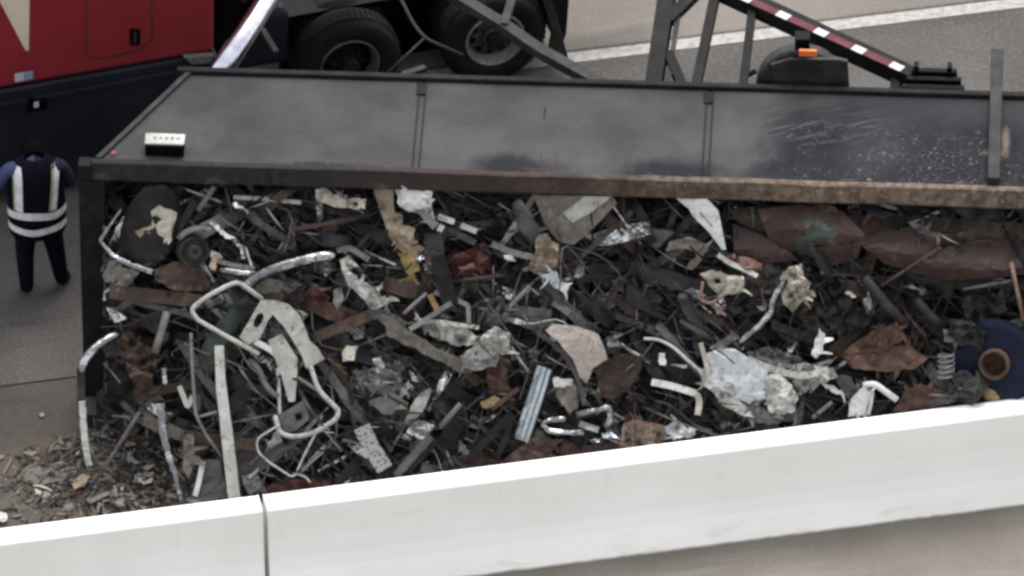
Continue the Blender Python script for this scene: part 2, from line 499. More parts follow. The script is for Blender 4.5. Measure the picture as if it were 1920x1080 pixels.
def resample(P, step):
    out = [P[0]]
    for a, b in zip(P, P[1:]):
        k = max(1, int((b - a).length / step))
        for i in range(1, k + 1): out.append(a.lerp(b, i / k))
    return out

GROUP = {}
def rngof(s): return random.Random(zlib.crc32(s.encode()))

def bar(name, label, cat, m, pts, h=.12, r=None, prof=None, rc=.05, on=heap, group=None, crumple=0., step=None, scale=None, roll=None, parent=None, inv=None, up=None, smooth=False):
    rng = rngof((label or name) + str(pts[0]))
    H = h if isinstance(h, (list, tuple)) else [h + rng.uniform(-.02, .02) for _ in pts]
    P = [on(p[0], p[1], H[i]) for i, p in enumerate(pts)]
    P = corner_path(P, rc)
    if step: P = resample(P, step)
    if up is None: up = HN if on is heap else Vector((0, 0, 1))
    V, F = sweep_geo(P, prof or prof_round(r, 10), up, scale, roll, crumple, rng)
    o = mesh_obj(name, V, F, M[m], parent, inv, smooth=(r is not None or smooth), recentre=(parent is None))
    if r is not None or smooth:
        for p in o.data.polygons:
            if len(p.vertices) > 4: p.use_smooth = False
    return setp(o, label, cat, group)

def inside(p, poly):
    x, y = p; c = False
    for i in range(len(poly)):
        x0, y0 = poly[i]; x1, y1 = poly[i - 1]
        if (y0 > y) != (y1 > y) and x < (x1 - x0) * (y - y0) / (y1 - y0) + x0: c = not c
    return c

def sheet(name, label, cat, m, pts, h=.12, tilt=None, amp=.025, thick=.006, jag=2.4, curve=None, holes=(), on=heap, group=None, step=11, freq=30, smooth=False, parent=None, inv=None, frays=True):
    """a metal sheet: outline in photo pixels laid on the heap's slope at height h, crumpled and given thickness"""
    rng = rngof((label or name) + str(pts[0]))
    cx = sum(p[0] for p in pts) / len(pts); cy = sum(p[1] for p in pts) / len(pts)
    if tilt is None: tilt = (rng.uniform(-.45, .45), rng.uniform(-.65, .35))
    rag = jag > 1.5 and on is heap and frays
    amp *= 1.55 if rag else 1.0
    off = Vector((rng.uniform(0, 99), rng.uniform(0, 99), 0))
    loops = []
    for k, lp in enumerate([pts] + list(holes)):
        out = []
        for i in range(len(lp)):
            a, b = lp[i], lp[(i + 1) % len(lp)]
            L = math.hypot(b[0] - a[0], b[1] - a[1]); n = max(1, int(L / step))
            nx, ny = (-(b[1] - a[1]) / (L + 1e-6), (b[0] - a[0]) / (L + 1e-6))
            for j in range(n):
                t = j / n; q = rng.uniform(-jag, jag) if j else 0
                out.append((a[0] + (b[0] - a[0]) * t + nx * q, a[1] + (b[1] - a[1]) * t + ny * q))
        loops.append(out)
    P2 = []; E = []
    for lp in loops:
        k = len(P2); P2 += lp
        E += [(k + i, k + (i + 1) % len(lp)) for i in range(len(lp))]
    x0 = min(p[0] for p in loops[0]); x1 = max(p[0] for p in loops[0])
    y0 = min(p[1] for p in loops[0]); y1 = max(p[1] for p in loops[0])
    y = y0 + step * .5
    while y < y1:
        x = x0 + step * .5
        while x < x1:
            q = (x + rng.uniform(-.3, .3) * step, y + rng.uniform(-.3, .3) * step)
            if inside(q, loops[0]) and not any(inside(q, l) for l in loops[1:]): P2.append(q)
            x += step
        y += step
    res = delaunay_2d_cdt([Vector(p) for p in P2], E, [], 0, 1e-4)
    ov, of = res[0], res[2]
    tri = []
    for f in of:
        c = (sum(ov[i][0] for i in f) / len(f), sum(ov[i][1] for i in f) / len(f))
        if inside(c, loops[0]) and not any(inside(c, l) for l in loops[1:]): tri.append(tuple(f))
    S = 1 / 205.
    top = []; bot = []
    W = max(x1 - x0, 1); Hh = max(y1 - y0, 1)
    for p in ov:
        hh = h + ((p[0] - cx) * tilt[0] + (p[1] - cy) * tilt[1]) * S
        if amp:
            v = Vector((p[0] / freq, p[1] / freq, 0)) + off
            hh += amp * (1.2 * noise.noise(v) - 1.5 * abs(noise.noise(v * 1.7 + Vector((7, 3, 1)))) - .8 * abs(noise.noise(v * 3.6 + Vector((2, 9, 4)))) + .5)
        if curve: hh += curve((p[0] - cx) / (W / 2), (p[1] - cy) / (Hh / 2))
        top.append(on(p[0], p[1], hh)); bot.append(on(p[0], p[1], hh - thick))
    n = len(top); F = []
    ec = {}
    a0, b0, c0 = (top[i] for i in tri[0])
    flip = (b0 - a0).cross(c0 - a0).dot(-CDIR) < 0
    for f in tri:
        if flip: f = f[::-1]
        F.append(f); F.append(tuple(i + n for i in f[::-1]))
        for i in range(3):
            e = (f[i], f[(i + 1) % 3]); ec[e] = 1
    for (a, b) in list(ec):
        if (b, a) not in ec: F.append((b, a, a + n, b + n))
    VV = top + bot
    if rag:                               # torn tongues curling off the edge
        lp = loops[0]; per = len(lp)
        for _ in range(rng.randint(2, 3 + min(5, per // 8)) if max(W, Hh) > 44 else rng.randint(0, 1)):
            k = rng.randrange(per)
            a_ = lp[k]; b_ = lp[(k + 1) % per]
            ex, ey = b_[0] - a_[0], b_[1] - a_[1]; L = math.hypot(ex, ey) + 1e-6
            mx, my = (a_[0] + b_[0]) / 2, (a_[1] + b_[1]) / 2
            nx, ny = ey / L, -ex / L
            if (mx - cx) * nx + (my - cy) * ny < 0: nx, ny = -nx, -ny
            th = rng.uniform(-.7, .7); nx, ny = nx * math.cos(th) - ny * math.sin(th), nx * math.sin(th) + ny * math.cos(th)
            ln = rng.uniform(8, 26); wd = rng.uniform(2.5, 6); cu = rng.uniform(-.10, .12)
            base_h = h + ((mx - cx) * tilt[0] + (my - cy) * tilt[1]) * S
            k0 = len(VV)
            for q in range(4):
                t = q / 3; w2 = wd * (1 - .75 * t)
                px_, py_ = mx + nx * (ln * t - 4) + 3 * math.sin(t * 3 + th), my + ny * (ln * t - 4)
                hh = base_h + cu * t * t
                for sg in (-1, 1): VV.append(on(px_ - ny * w2 * sg, py_ + nx * w2 * sg, hh + .012 * sg))
                for sg in (-1, 1): VV.append(on(px_ - ny * w2 * sg, py_ + nx * w2 * sg, hh + .012 * sg - thick))
            for q in range(3):
                i0 = k0 + q * 4; i1 = i0 + 4
                F += [(i0, i0 + 1, i1 + 1, i1), (i0 + 3, i0 + 2, i1 + 2, i1 + 3), (i0 + 1, i0 + 3, i1 + 3, i1 + 1), (i0 + 2, i0, i1, i1 + 2)]
            F.append((k0 + 12, k0 + 13, k0 + 15, k0 + 14))
    o = mesh_obj(name, VV, F, M[m], parent, inv, recentre=(parent is None), smooth=smooth)
    if smooth:
        for p in o.data.polygons:
            if len(p.vertices) == 4: p.use_smooth = False
    return setp(o, label, cat, group)

def lathe_geo(prof, c, ax, n=40, a0=0, a1=2 * math.pi, skip=None):
    """prof: (r, d) pairs; d along ax from c"""
    ax = ax.normalized()
    e1 = ax.cross(Vector((0, 0, 1)))
    if e1.length < .01: e1 = Vector((1, 0, 0))
    e1.normalize(); e2 = ax.cross(e1)
    full = abs(a1 - a0 - 2 * math.pi) < 1e-4
    cols = n if full else n + 1
    V = []; F = []; k = len(prof)
    for i in range(cols):
        t = a0 + (a1 - a0) * i / n
        d = e1 * math.cos(t) + e2 * math.sin(t)
        for (r, z) in prof: V.append(c + d * r + ax * z)
    for i in range(n):
        i2 = (i + 1) % cols
        for j in range(k - 1):
            if skip and skip(i, j): continue
            F.append((i * k + j, i2 * k + j, i2 * k + j + 1, i * k + j + 1))
    return V, F

# ------------------------------------------------------------------ ground
def strip_sheet(name, b_lo, b_hi, z, m, a_lo=-220, a_hi=220, parent=None):
    """a sheet along the road direction; b is the distance behind the barrier's back top edge"""
    fn = lambda a, b, zz: B0 + BD * a + BN * b + Vector((0, 0, zz))
    B = Buf().box((a_lo, b_lo, z - .06), (a_hi, b_hi, z), fn)
    o = B.obj(name, M[m])
    return setp(o, kind='structure')
def b_of(p): return (p - B0).dot(BN)
g0 = mesh_obj('ground', [(-900, -900, -.065), (900, -900, -.065), (900, 900, -.065), (-900, 900, -.065)], [(0, 1, 2, 3)], M['dirtground'])
setp(g0, kind='structure')
b_joint = b_of(on_z(60, 717))
b_line0 = b_of(on_z(1490, 67)); b_line1 = b_of(on_z(1490, 48))
strip_sheet('road_near', -.115, b_joint - .012, 0, 'lane')
strip_sheet('road_far', b_joint + .012, b_line1 + .05, 0, 'farlane')
strip_sheet('road_shoulder', b_line1 + .05, 60, 0, 'shoulder')
strip_sheet('road_front', -40, -.115, 0, 'foreshoulder')
strip_sheet('road_line', b_line0, b_line1, .065, 'line').location.z = -.059

# ------------------------------------------------------------------ barrier
def barrier(a0, a1, label):
    half = [(BLEAN + .004, -.02), (BLEAN, .03), (.085, .16), (.055, .28), (.032, .42), (.015, .62), (0, BH - .015), (-.015, BH)]
    prof = [(-BT - q, z_) for q, z_ in half] + [(q, z_) for q, z_ in half[::-1]]
    n = len(prof); V = []; F = []
    xs = [a0 + (a1 - a0) * i / 12 for i in range(13)]
    for a in xs:
        for (b, z_) in prof: V.append((a, b, z_))
    for i in range(len(xs) - 1):
        for k in range(n):
            q = (k + 1) % n
            F.append((i * n + k, i * n + q, (i + 1) * n + q, (i + 1) * n + k))
    F.append(tuple(range(n))); F.append(tuple(range((len(xs) - 1) * n, len(xs) * n))[::-1])
    F = [f[::-1] for f in F]
    o = mesh_obj('concrete_barrier', V, F, M['barrier'])
    o.location = B0; o.rotation_euler = (0, 0, BANG)
    bevel(o, .012, 2)
    return setp(o, label, 'barrier', 'white concrete barriers along the road')
a_j = (on_z(488, 926, BH) - B0).dot(BD)
barrier(-14, a_j - .022, 'white concrete barrier segment at the lower left, ending at the dark joint')
barrier(a_j + .022, 22, 'long white concrete barrier segment right of the dark joint, in front of the scrap')

# ------------------------------------------------------------------ overturned trailer (local: x = u, y = w away from camera, z up)
TLEN = 11.5
WD = 1.42                                # depth of the tub = how far the side wall reaches back
trailer = empty('dump_trailer', T0, TANG, 'overturned open top trailer lying on its side, grey wall up and scrap spilling out', 'trailer')
def loc_px(px, py, z):                   # photo pixel on a level plane, in trailer coordinates
    return TMI @ on_z(px, py, z)
SL = .78                                 # slant of the front end
# upper side wall in panels between the seams
us = [loc_px(787, 230, 2.6).x, loc_px(1327, 255, 2.6).x, loc_px(1865, 270, 2.6).x, TLEN]
def wall_panel(u0, u1, slant0=False):
    nx, ny = 26, 16
    V = []; F = []
    for j in range(ny + 1):
        for i in range(nx + 1):
            y_ = .12 + (WD - .12) * j / ny
            xa = u0 + (SL * y_ / WD if slant0 else 0)
            x_ = xa + (u1 - xa) * i / nx
            dent = noise.noise(Vector((x_ * 1.1, y_ * 1.6, 3))) * .03 + noise.noise(Vector((x_ * 2.7, y_ * 3.1, 9))) * .012
            if x_ > 5.6:
                dent += noise.noise(Vector((x_ * 2.2, y_ * 2.4, 21))) * .035
                s_ = (x_ - 6.9) * .38 - (y_ - .95)
                if abs(x_ - 6.75) < .62 and y_ > .62: dent += .016 * math.sin(s_ * 34) * max(0, 1 - abs(x_ - 6.75) / .62)
            e = min(1, min(i, nx - i) / 3, min(j, ny - j) / 3)
            V.append((x_, y_, 2.6 + dent * e))
    n = len(V); k = nx + 1
    V += [(a, b, 2.55) for (a, b, c) in V]
    for j in range(ny):
        for i in range(nx):
            q = (j * k + i, j * k + i + 1, (j + 1) * k + i + 1, (j + 1) * k + i)
            F.append(q); F.append(tuple(n + t for t in q[::-1]))
    rim = [i for i in range(k)] + [j * k + nx for j in range(1, ny + 1)] + [ny * k + i for i in range(nx - 1, -1, -1)] + [j * k for j in range(ny - 1, 0, -1)]
    for a, b in zip(rim, rim[1:] + rim[:1]): F.append((b, a, a + n, b + n))
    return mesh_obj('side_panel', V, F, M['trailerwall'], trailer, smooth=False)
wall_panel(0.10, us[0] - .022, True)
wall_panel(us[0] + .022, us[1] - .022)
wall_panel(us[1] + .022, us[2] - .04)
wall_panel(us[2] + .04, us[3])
for uu in us[:2]:                        # seams: the joint plate sits a little low, with a thin dark weld bead on each side
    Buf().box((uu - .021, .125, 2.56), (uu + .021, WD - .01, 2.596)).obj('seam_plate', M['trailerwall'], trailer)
    for e in (-.036, .024):
        Buf().box((uu + e, .122, 2.60), (uu + e + .012, WD - .01, 2.612)).obj('seam_bead', M['frame'], trailer)
    o = Buf().box((uu - .055, WD - .20, 2.60), (uu + .035, WD - .03, 2.617)).obj('seam_bracket', M['frame'], trailer); bevel(o, .006)
# stake post across the wall at the right, reaching beyond its far edge
up = us[2]
o = Buf().box((up - .055, .13, 2.58), (up + .055, 2.05, 2.70)).obj('stake_post', M['strut'], trailer); bevel(o, .012)
# thin vertical crease line of an inner rib
Buf().box((loc_px(1020, 230, 2.6).x - .004, .35, 2.56), (loc_px(1020, 230, 2.6).x + .004, 1.1, 2.608)).obj('weld_line', M['frame'], trailer)
# top rail (box section) and the opposite rail on the ground
RP = [(.0, 2.462), (-.004, 2.48), (.052, 2.615), (.070, RIM_Z), (.118, RIM_Z), (.118, 2.455), (.015, 2.455)]
NSEG = 90
V = []; F = []
for i in range(NSEG + 1):
    x_ = .10 + (TLEN - .10) * i / NSEG
    for (y_, z_) in RP:
        w_ = noise.noise(Vector((x_ * 1.3, y_ * 4, z_ * 4))) * .008 + noise.noise(Vector((x_ * 5, y_ * 9, z_ * 9))) * .004
        V.append((x_, y_ + w_ * .6, z_ + (w_ if z_ > 2.5 else w_ * .6)))
m_ = len(RP)
for i in range(NSEG):
    for k in range(m_):
        q = (k + 1) % m_
        F.append((i * m_ + k, i * m_ + q, (i + 1) * m_ + q, (i + 1) * m_ + k))
F.append(tuple(range(m_ - 1, -1, -1))); F.append(tuple(range(NSEG * m_, NSEG * m_ + m_)))
F = [f[::-1] for f in F]
mesh_obj('top_rail', V, F, M['rail'], trailer)
for px_ in (505, 610, 912, 1170, 1350, 1436):
    uu = loc_px(px_, 330, 2.52).x
    P = [Vector((uu, y_, z_)) for y_, z_ in ((-.002, 2.462), (-.007, 2.482), (.049, 2.62), (.08, RIM_Z + .004))]
    V, F = sweep_geo(P, prof_rect(.022, .012), Vector((0, -.7, .7)))
    mesh_obj('rail_joint', V, F, M['rail'], trailer)
o = Buf().box((0, 0, 0.0), (TLEN, .118, .14)).obj('lower_rail', M['rail'], trailer); bevel(o, .014)
# far edge angle of the wall
o = Buf().box((SL - .02, WD, 2.50), (TLEN, WD + .07, 2.645)).obj('edge_rail', M['frame'], trailer); bevel(o, .012)
o = Buf().box((SL, WD, 0.0), (TLEN, WD + .06, .12)).obj('floor_rail', M['frame'], trailer)
# lower wall (on the road), tub floor (now upright at the back), slanted front wall
Buf().box((.1, .118, 0.012), (TLEN, WD, .06)).obj('lower_wall', M['inside'], trailer)
Buf().box((SL, WD - .002, .12), (TLEN, WD + .04, 2.50)).obj('floor_plate', M['inside'], trailer)
fw = lambda t, y_, z_: (t + SL * y_ / WD, y_, z_)
Buf().box((.0, .14, .06), (.05, WD - .004, 2.548), fw).obj('front_wall', M['inside'], trailer)
Buf().box((.06, .121, 2.552), (.112, WD - .004, 2.632), fw).obj('front_edge', M['strut'], trailer)
Buf().box((TLEN - .05, .12, .06), (TLEN, WD - .004, 2.548)).obj('tail_gate', M['inside'], trailer)
o = Buf().box((-.02, -.01, 0.0), (.215, .13, 2.452)).obj('front_post', M['frame'], trailer); bevel(o, .014)
o = Buf().box((-.02, -.005, 2.456), (.095, .13, RIM_Z + .006)).obj('corner_block', M['frame'], trailer); bevel(o, .014)
# inner ribs of the front wall
for zz in (.7, 1.35, 2.0):
    Buf().box((.052, .16, zz), (.10, WD - .05, zz + .09), fw).obj('inner_rib', M['inside'], trailer)
# cross members on the underside of the floor
for k in range(14):
    uu = 1.4 + k * .72
    Buf().box((uu, WD + .062, .16), (uu + .09, WD + .20, 2.44)).obj('cross_member', M['frame'], trailer)
# marker lamp and the pale placard box on the wall beside the rail
p = loc_px(212, 287, 2.62)
V, F = lathe_geo([(.0, .035), (.022, .03), (.032, .012), (.034, 0)], Vector((p.x, p.y, 2.6)), Vector((0, 0, 1)), 14)
mesh_obj('marker_lamp', V, F, M['redlens'], trailer, smooth=True)
a = loc_px(272, 293, 2.6); b = loc_px(345, 293, 2.6); y0 = a.y - .0
bx = Buf().box((a.x, y0 + .0, 2.602), (b.x, y0 + .17, 2.72)).obj('lamp_box', M['blackpaint'], trailer); bevel(bx, .008)
lid = Buf().box((a.x - .004, y0 + .01, 2.722), (b.x + .004, y0 + .165, 2.74)).obj('lid', M['pale'], bx); bevel(lid, .006)
for k in range(5):
    q = a.x + .07 + k * .052
    Buf().box((q, y0 + .075, 2.7402), (q + .03, y0 + .105, 2.743)).obj('lid_mark', M['taupe'], bx)

# chassis and drawbar steel standing out behind the floor
def tbar(name, m, pts, z, prof=None, r=None, rc=.03):
    P = [loc_px(p[0], p[1], (z[i] if isinstance(z, (list, tuple)) else z)) for i, p in enumerate(pts)]
    P = corner_path(P, rc)
    V, F = sweep_geo(P, prof or prof_round(r, 12), Vector((0, 0, 1)))
    return mesh_obj(name, V, F, M[m], trailer, smooth=r is not None)
tbar('chassis_beam', 'frame', [(1222, 170), (1256, -60)], 2.40, prof_i(.15, .24, .03))
tbar('chassis_angle', 'strut', [(1250, 168), (1282, -40)], 2.36, prof_l(.05, .05))
tbar('cross_brace', 'frame', [(1252, 100), (1282, 168)], 2.34, prof_rect(.09, .07))
tbar('cross_brace', 'frame', [(1252, 40), (1312, -20)], 2.36, prof_rect(.11, .07))
tbar('chassis_beam', 'frame', [(1303, 172), (1350, -50)], 2.38, prof_rect(.085, .11))
tbar('chassis_beam', 'frame', [(1392, 172), (1410, 22)], 2.40, prof_rect(.075, .09))
tbar('draw_strut', 'strut', [(1128, 160), (1010, 95), (938, 45), (835, -18)], 2.42, prof_rect(.11, .09), rc=.1)
tbar('draw_strut', 'strut', [(945, 48), (958, 5), (965, -30)], 2.46, prof_rect(.07, .06))
o = tbar('side_beam', 'frame', [(1345, -22), (1712, 148)], 2.42, prof_rect(.15, .16))
# red and white tape along that beam, in short pieces
pa, pb = (1352, -24), (1706, 136)
for k in range(10):
    t0, t1 = k / 10, (k + 1) / 10
    white = k % 2 == 1
    t1w = t0 + (.6 if white else 1.0) / 10 + (.0 if white else .03)
    t0w = t0 + (0 if white else -.035)
    A = (pa[0] + (pb[0] - pa[0]) * max(0, t0w), pa[1] + (pb[1] - pa[1]) * max(0, t0w)); Bq = (pa[0] + (pb[0] - pa[0]) * t1w, pa[1] + (pb[1] - pa[1]) * t1w)
    d = 0.0
    P = [loc_px(A[0], A[1], 2.505), loc_px(Bq[0], Bq[1], 2.505)]
    V, F = sweep_geo(P, prof_rect(.085, .004 if not white else .005), Vector((0, 0, 1)))
    mesh_obj('reflective_tape', V, F, M['reflwhite' if white else 'tapered'], trailer)
# stepped black bracket at the beam's lower end
pc = loc_px(1752, 172, 2.42)
BK = [(.30, .27, .0), (.26, .24, .075), (.21, .20, .15)]
for k, (a_, b_, d_) in enumerate(BK):
    o = Buf().box((pc.x - a_, pc.y + d_, 2.28), (pc.x + b_, pc.y + d_ + .07, 2.46 + .035 * k)).obj('end_bracket', M['blackpaint'], trailer); bevel(o, .014)
for e in (-.17, .13):
    o = Buf().box((pc.x + e - .022, pc.y + .16, 2.34), (pc.x + e + .022, pc.y + .25, 2.575)).obj('bracket_ear', M['blackpaint'], trailer); bevel(o, .01)
o = Buf().box((pc.x - .40, pc.y - .02, 2.26), (pc.x - .305, pc.y + .20, 2.43)).obj('bracket_web', M['blackpaint'], trailer); bevel(o, .014)
# rounded mud guard with its orange marker lamp, hung from the beam
def fan(pts, y0, y1, name, m, z_shift=0.0):
    P = [TMI @ on_plane(a, b, T(0, y0, 0), TW) for a, b in pts]
    n = len(P); V = P + [Vector((p.x, y1, p.z)) for p in P]
    F = [tuple(range(n)), tuple(range(2 * n - 1, n - 1, -1))] + [(i, i + n, (i + 1) % n + n, (i + 1) % n) for i in range(n)]
    return mesh_obj(name, V, F, M[m], trailer)
YF = 1.60
o = fan([(1417, 190)] + [(1500 - 83 * math.cos(math.pi * k / 14), 166 - 71 * math.sin(math.pi * k / 14)) for k in range(15)] + [(1583, 190)], YF + .02, YF + .16, 'mud_guard', 'dark'); bevel(o, .03, 3)
o = fan([(1452, 190), (1446, 122), (1480, 112), (1572, 112), (1589, 116), (1594, 190)], YF - .03, YF + .01, 'mud_flap', 'dark')
o = fan([(1492, 112), (1490, 74), (1518, 74), (1518, 110)], YF + .04, YF + .17, 'hanger', 'blackpaint')
o = fan([(1498, 106), (1498, 95), (1531, 96), (1532, 107)], YF - .06, YF - .031, 'marker_lamp', 'orange'); bevel(o, .006)
tbar('guard_stay', 'blackpaint', [(1390, 146), (1416, 134)], 2.36, r=.025)
tbar('guard_stay', 'blackpaint', [(1570, 100), (1570, 78)], 2.38, r=.02)
# bright hoist cylinder leaning out of the front underside, with its darker cradle
o = tbar('hoist_cylinder', 'polished', [(410, 142), (512, -16), (560, -90)], [2.42, 2.46, 2.5], r=.098)
tbar('cylinder_cradle', 'frame', [(400, 140), (436, 84)], 2.36, r=.07)
tbar('hoist_lever', 'strut', [(492, 55), (518, 98)], 2.0, prof_rect(.05, .03))
tbar('air_line', 'strut', [(738, -30), (772, 40), (795, 72), (868, 104)], [2.0, 1.9, 1.85, 1.75], r=.016, rc=.12)
tbar('air_line', 'strut', [(795, 72), (728, 136)], [1.85, 1.7], r=.011)
tbar('hinge_lug', 'strut', [(755, 142), (797, 128)], 2.45, prof_rect(.06, .05))

# ------------------------------------------------------------------ truck behind
_w = on_z(655, 204); _w2 = on_z(930, 204 - 275 * .18)
KU = (_w2 - _w); KU.z = 0; KU.normalize()          # along the truck towards its rear
KW = Vector((-KU.y, KU.x, 0))                      # away from the camera
truck = empty('semi_truck', _w, math.atan2(KU.y, KU.x), 'red semi truck with a dark side skirt standing behind the overturned trailer', 'truck')
KM = Matrix.Translation(_w) @ Matrix.Rotation(math.atan2(KU.y, KU.x), 4, 'Z'); KI = KM.inverted()
def kp(px, py, w=0.0):                             # photo pixel on the truck's side plane at local depth w
    return KI @ on_plane(px, py, _w + KW * w, KW)
CS = -.50                                          # the cab stands proud of the wheels
def kpoly(name, m, pts, w0, w1, bev=0.0, parent=truck, rc=0.0, z_w=None):
    P = [kp(a, b, w0) for a, b in pts]
    if rc:
        Q = []
        L = len(P)
        for i in range(L):
            seg = corner_path([P[i - 1].lerp(P[i], .5), P[i], P[i].lerp(P[(i + 1) % L], .5)], rc, 5)
            Q += seg[1:-1]
        P = Q
    n = len(P); V = P + [Vector((p.x, w1, p.z)) for p in P]
    F = [tuple(range(n)), tuple(range(2 * n - 1, n - 1, -1))] + [(i, i + n, (i + 1) % n + n, (i + 1) % n) for i in range(n)]
    o = mesh_obj(name, V, F, M[m], parent)
    if bev: bevel(o, bev, 3)
    return o
q0 = kp(-700, 296, CS); q1 = kp(404, 98, CS)
cab = kpoly('cab_body', 'redpaint', [(404, 98), (404, -420), (-360, -300), (-380, 238), (0, 168)], CS, CS + 2.4, .06)
# rear pillar edge of the cab; black block stands for the gap's shade
kpoly('cab_edge_shade', 'blackpaint', [(407, 105), (407, -330), (440, -330), (440, 92)], CS + .10, CS + 2.2)
kpoly('side_stripe', 'stripe', [(-2, 0), (-22, -30), (56, -60), (54, 95), (48, 95)], CS - .003, CS + .0)
door = kpoly('locker_door', 'redpaint', [(163, -60), (282, -60), (284, 72), (262, 92), (200, 108), (166, 108)], CS - .018, CS + .0, .006, rc=.06)
kpoly('door_gap', 'redbrown', [(160.5, -60), (284.5, -60), (286.5, 73), (263.5, 94.5), (200, 111), (164, 110.5)], CS - .004, CS + .0, rc=.06)
latch = kpoly('latch', 'blackpaint', [(244, 55), (263, 55), (263, 86), (244, 86)], CS - .035, CS - .017, .006, parent=door)
kpoly('latch_lever', 'strut', [(251, 60), (256, 60), (256, 80), (251, 80)], CS - .045, CS - .034, .002, parent=latch)
kpoly('reflector', 'reflwhite', [(28, 139), (45, 136), (45, 151), (28, 154)], CS - .006, CS + .0)
kpoly('reflector', 'reflblue', [(46, 136), (62, 133), (62, 148), (46, 151)], CS - .006, CS + .0)
sk = kpoly('side_skirt', 'skirt', [(404, 101), (0, 172), (-380, 242), (-380, 440), (0, 366), (200, 330), (300, 250), (404, 190)], CS - .02, CS + .30, .03)  # real skirt, carried lower to cover the shade beneath the truck
kpoly('skirt_rib', 'skirt', [(330, 134), (0, 196), (-200, 233), (-200, 241), (0, 204), (330, 142)], CS - .045, CS - .018, .006)
kpoly('skirt_lamp', 'blackpaint', [(52, 186), (88, 180), (88, 206), (52, 212)], CS - .045, CS - .018, .006)
kpoly('skirt_lamp', 'reflwhite', [(64, 193), (73, 191), (73, 201), (64, 203)], CS - .058, CS - .046, .004)
kpoly('step_plate', 'grey', [(345, 108), (402, 104), (396, 118), (360, 122)], CS - .06, CS + .0, .008)
kpoly('cab_underbody', 'blackpaint', [(400, 150), (-380, 300), (-380, 250), (400, 110)], CS + .31, CS + 2.1)
# frame rails and a deck over the drive wheels
for w_ in (.55, 1.75):
    kpoly('chassis_rail', 'blackpaint', [(404, 95), (404, 60), (1230, -90), (1230, -55)], w_, w_ + .09)
kpoly('deck_plate', 'blackpaint', [(440, 60), (440, 50), (1040, -58), (1040, -48)], .3, 2.1)
kpoly('fuel_tank', 'skirt', [(430, 140), (430, 40), (545, 20), (545, 120)], .12, .55, .08)
kpoly('quarter_fender', 'blackpaint', [(440, 60), (470, 15), (540, -25), (640, -45), (740, -40), (740, -52), (640, -60), (530, -40), (455, 8), (428, 55)], .0, .55, .01)
kpoly('mud_flap', 'rubber', [(1030, -60), (1072, -70), (1062, 62), (1050, 98), (1040, 62)], .05, .60)
kpoly('flap_bracket', 'strut', [(1012, -20), (1024, -22), (1045, 30), (1066, 110), (1030, 92), (1036, 60)], -.02, .03, .008)

kpoly('wheel_gap_shade', 'blackpaint', [(520, 215), (540, -20), (1040, -110), (1010, 115)], .66, .74)  # black plate added behind the wheels so the gap reads dark
def wheel(px, py, bright):
    c = kp(px, py, 0.0)
    zc = .505; c = Vector((c.x, 0, zc))
    ax = Vector((0, -1, 0))
    w = empty('wheel', c); w.parent = truck
    tp = [(.285, -.02), (.30, .012), (.34, .03), (.40, .035), (.455, .022), (.478, -.005), (.487, -.03), (.498, -.04), (.503, -.07), (.503, -.19), (.498, -.22), (.478, -.255), (.40, -.29), (.30, -.27), (.285, -.24)]
    V, F = lathe_geo([(r, d) for r, d in tp], Vector(), ax, 56)
    mesh_obj('tyre', V, F, M['rubber'], w, smooth=True)
    # tread blocks
    Bq = Buf()
    for k in range(56):
        a = 2 * math.pi * k / 56
        for (d0, d1) in ((-.09, -.045), (-.145, -.10), (-.205, -.155)):
            da = .036
            f = lambda x, y, z: Vector((math.cos(a + x) * z, y, math.sin(a + x) * z))
            Bq.box((-da, -d1, .50), (da, -d0, .514), f)
    t = Bq.obj('tread', M['rubber'], w); setp(t, kind='stuff')
    V, F = lathe_geo([(r, d - .32) for r, d in tp], Vector(), ax, 40)
    mesh_obj('tyre', V, F, M['rubber'], w, smooth=True)
    mr = 'grey' if bright else 'midgrey'
    V, F = lathe_geo([(.292, -.015), (.288, .022), (.272, .024), (.262, .0), (.258, -.05), (.245, -.075), (.24, -.10), (.232, -.085)], Vector(), ax, 48)
    rim = mesh_obj('rim', V, F, M[mr], w, smooth=True)
    # disc with ten real hand holes
    V, F = lathe_geo([(.236, -.092), (.222, -.09), (.168, -.075), (.145, -.07), (.10, -.065), (.098, -.02), (.0, -.015)], Vector(), ax, 40, skip=lambda i, j: j == 1 and i % 4 in (0, 1))
    mesh_obj('wheel_disc', V, F, M['frame' if not bright else 'midgrey'], w, smooth=False)
    V, F = lathe_geo([(.225, -.18), (.0, -.18)], Vector(), ax, 24)
    mesh_obj('brake_drum', V, F, M['darker'], w)
    V, F = lathe_geo([(.085, -.03), (.085, .05), (.075, .065), (.0, .068)], Vector(), ax, 20)
    mesh_obj('hub', V, F, M['frame'], w, smooth=False)
    for k in range(10):
        a = 2 * math.pi * k / 10
        cc = Vector((math.cos(a) * .125, 0, math.sin(a) * .125))
        V, F = lathe_geo([(.016, -.07), (.016, -.035), (.0, -.033)], cc, ax, 6)
        if k == 0: nut = mesh_obj('lug_nut', V, F, M['dark'], w)
        else:
            mesh_obj('lug_nut', V, F, M['dark'], w)
wheel(655, 112, False)
wheel(928, 62, True)
for s_ in (655, 928):                    # far side pair, mostly hidden
    c = kp(s_, 112 - (s_ - 655) * .18, 0.0)
    w = empty('wheel', Vector((c.x, 2.35, .505))); w.parent = truck
    V, F = lathe_geo([(.0, .0), (.28, .0), (.30, .03), (.40, .035), (.48, .0), (.503, -.06), (.503, -.5), (.48, -.56), (.3, -.58), (.0, -.5)], Vector(), Vector((0, 1, 0)), 40)
    mesh_obj('tyre', V, F, M['rubber'], w, smooth=True)
a = kp(655, 112, 0); b = kp(928, 62, 0)
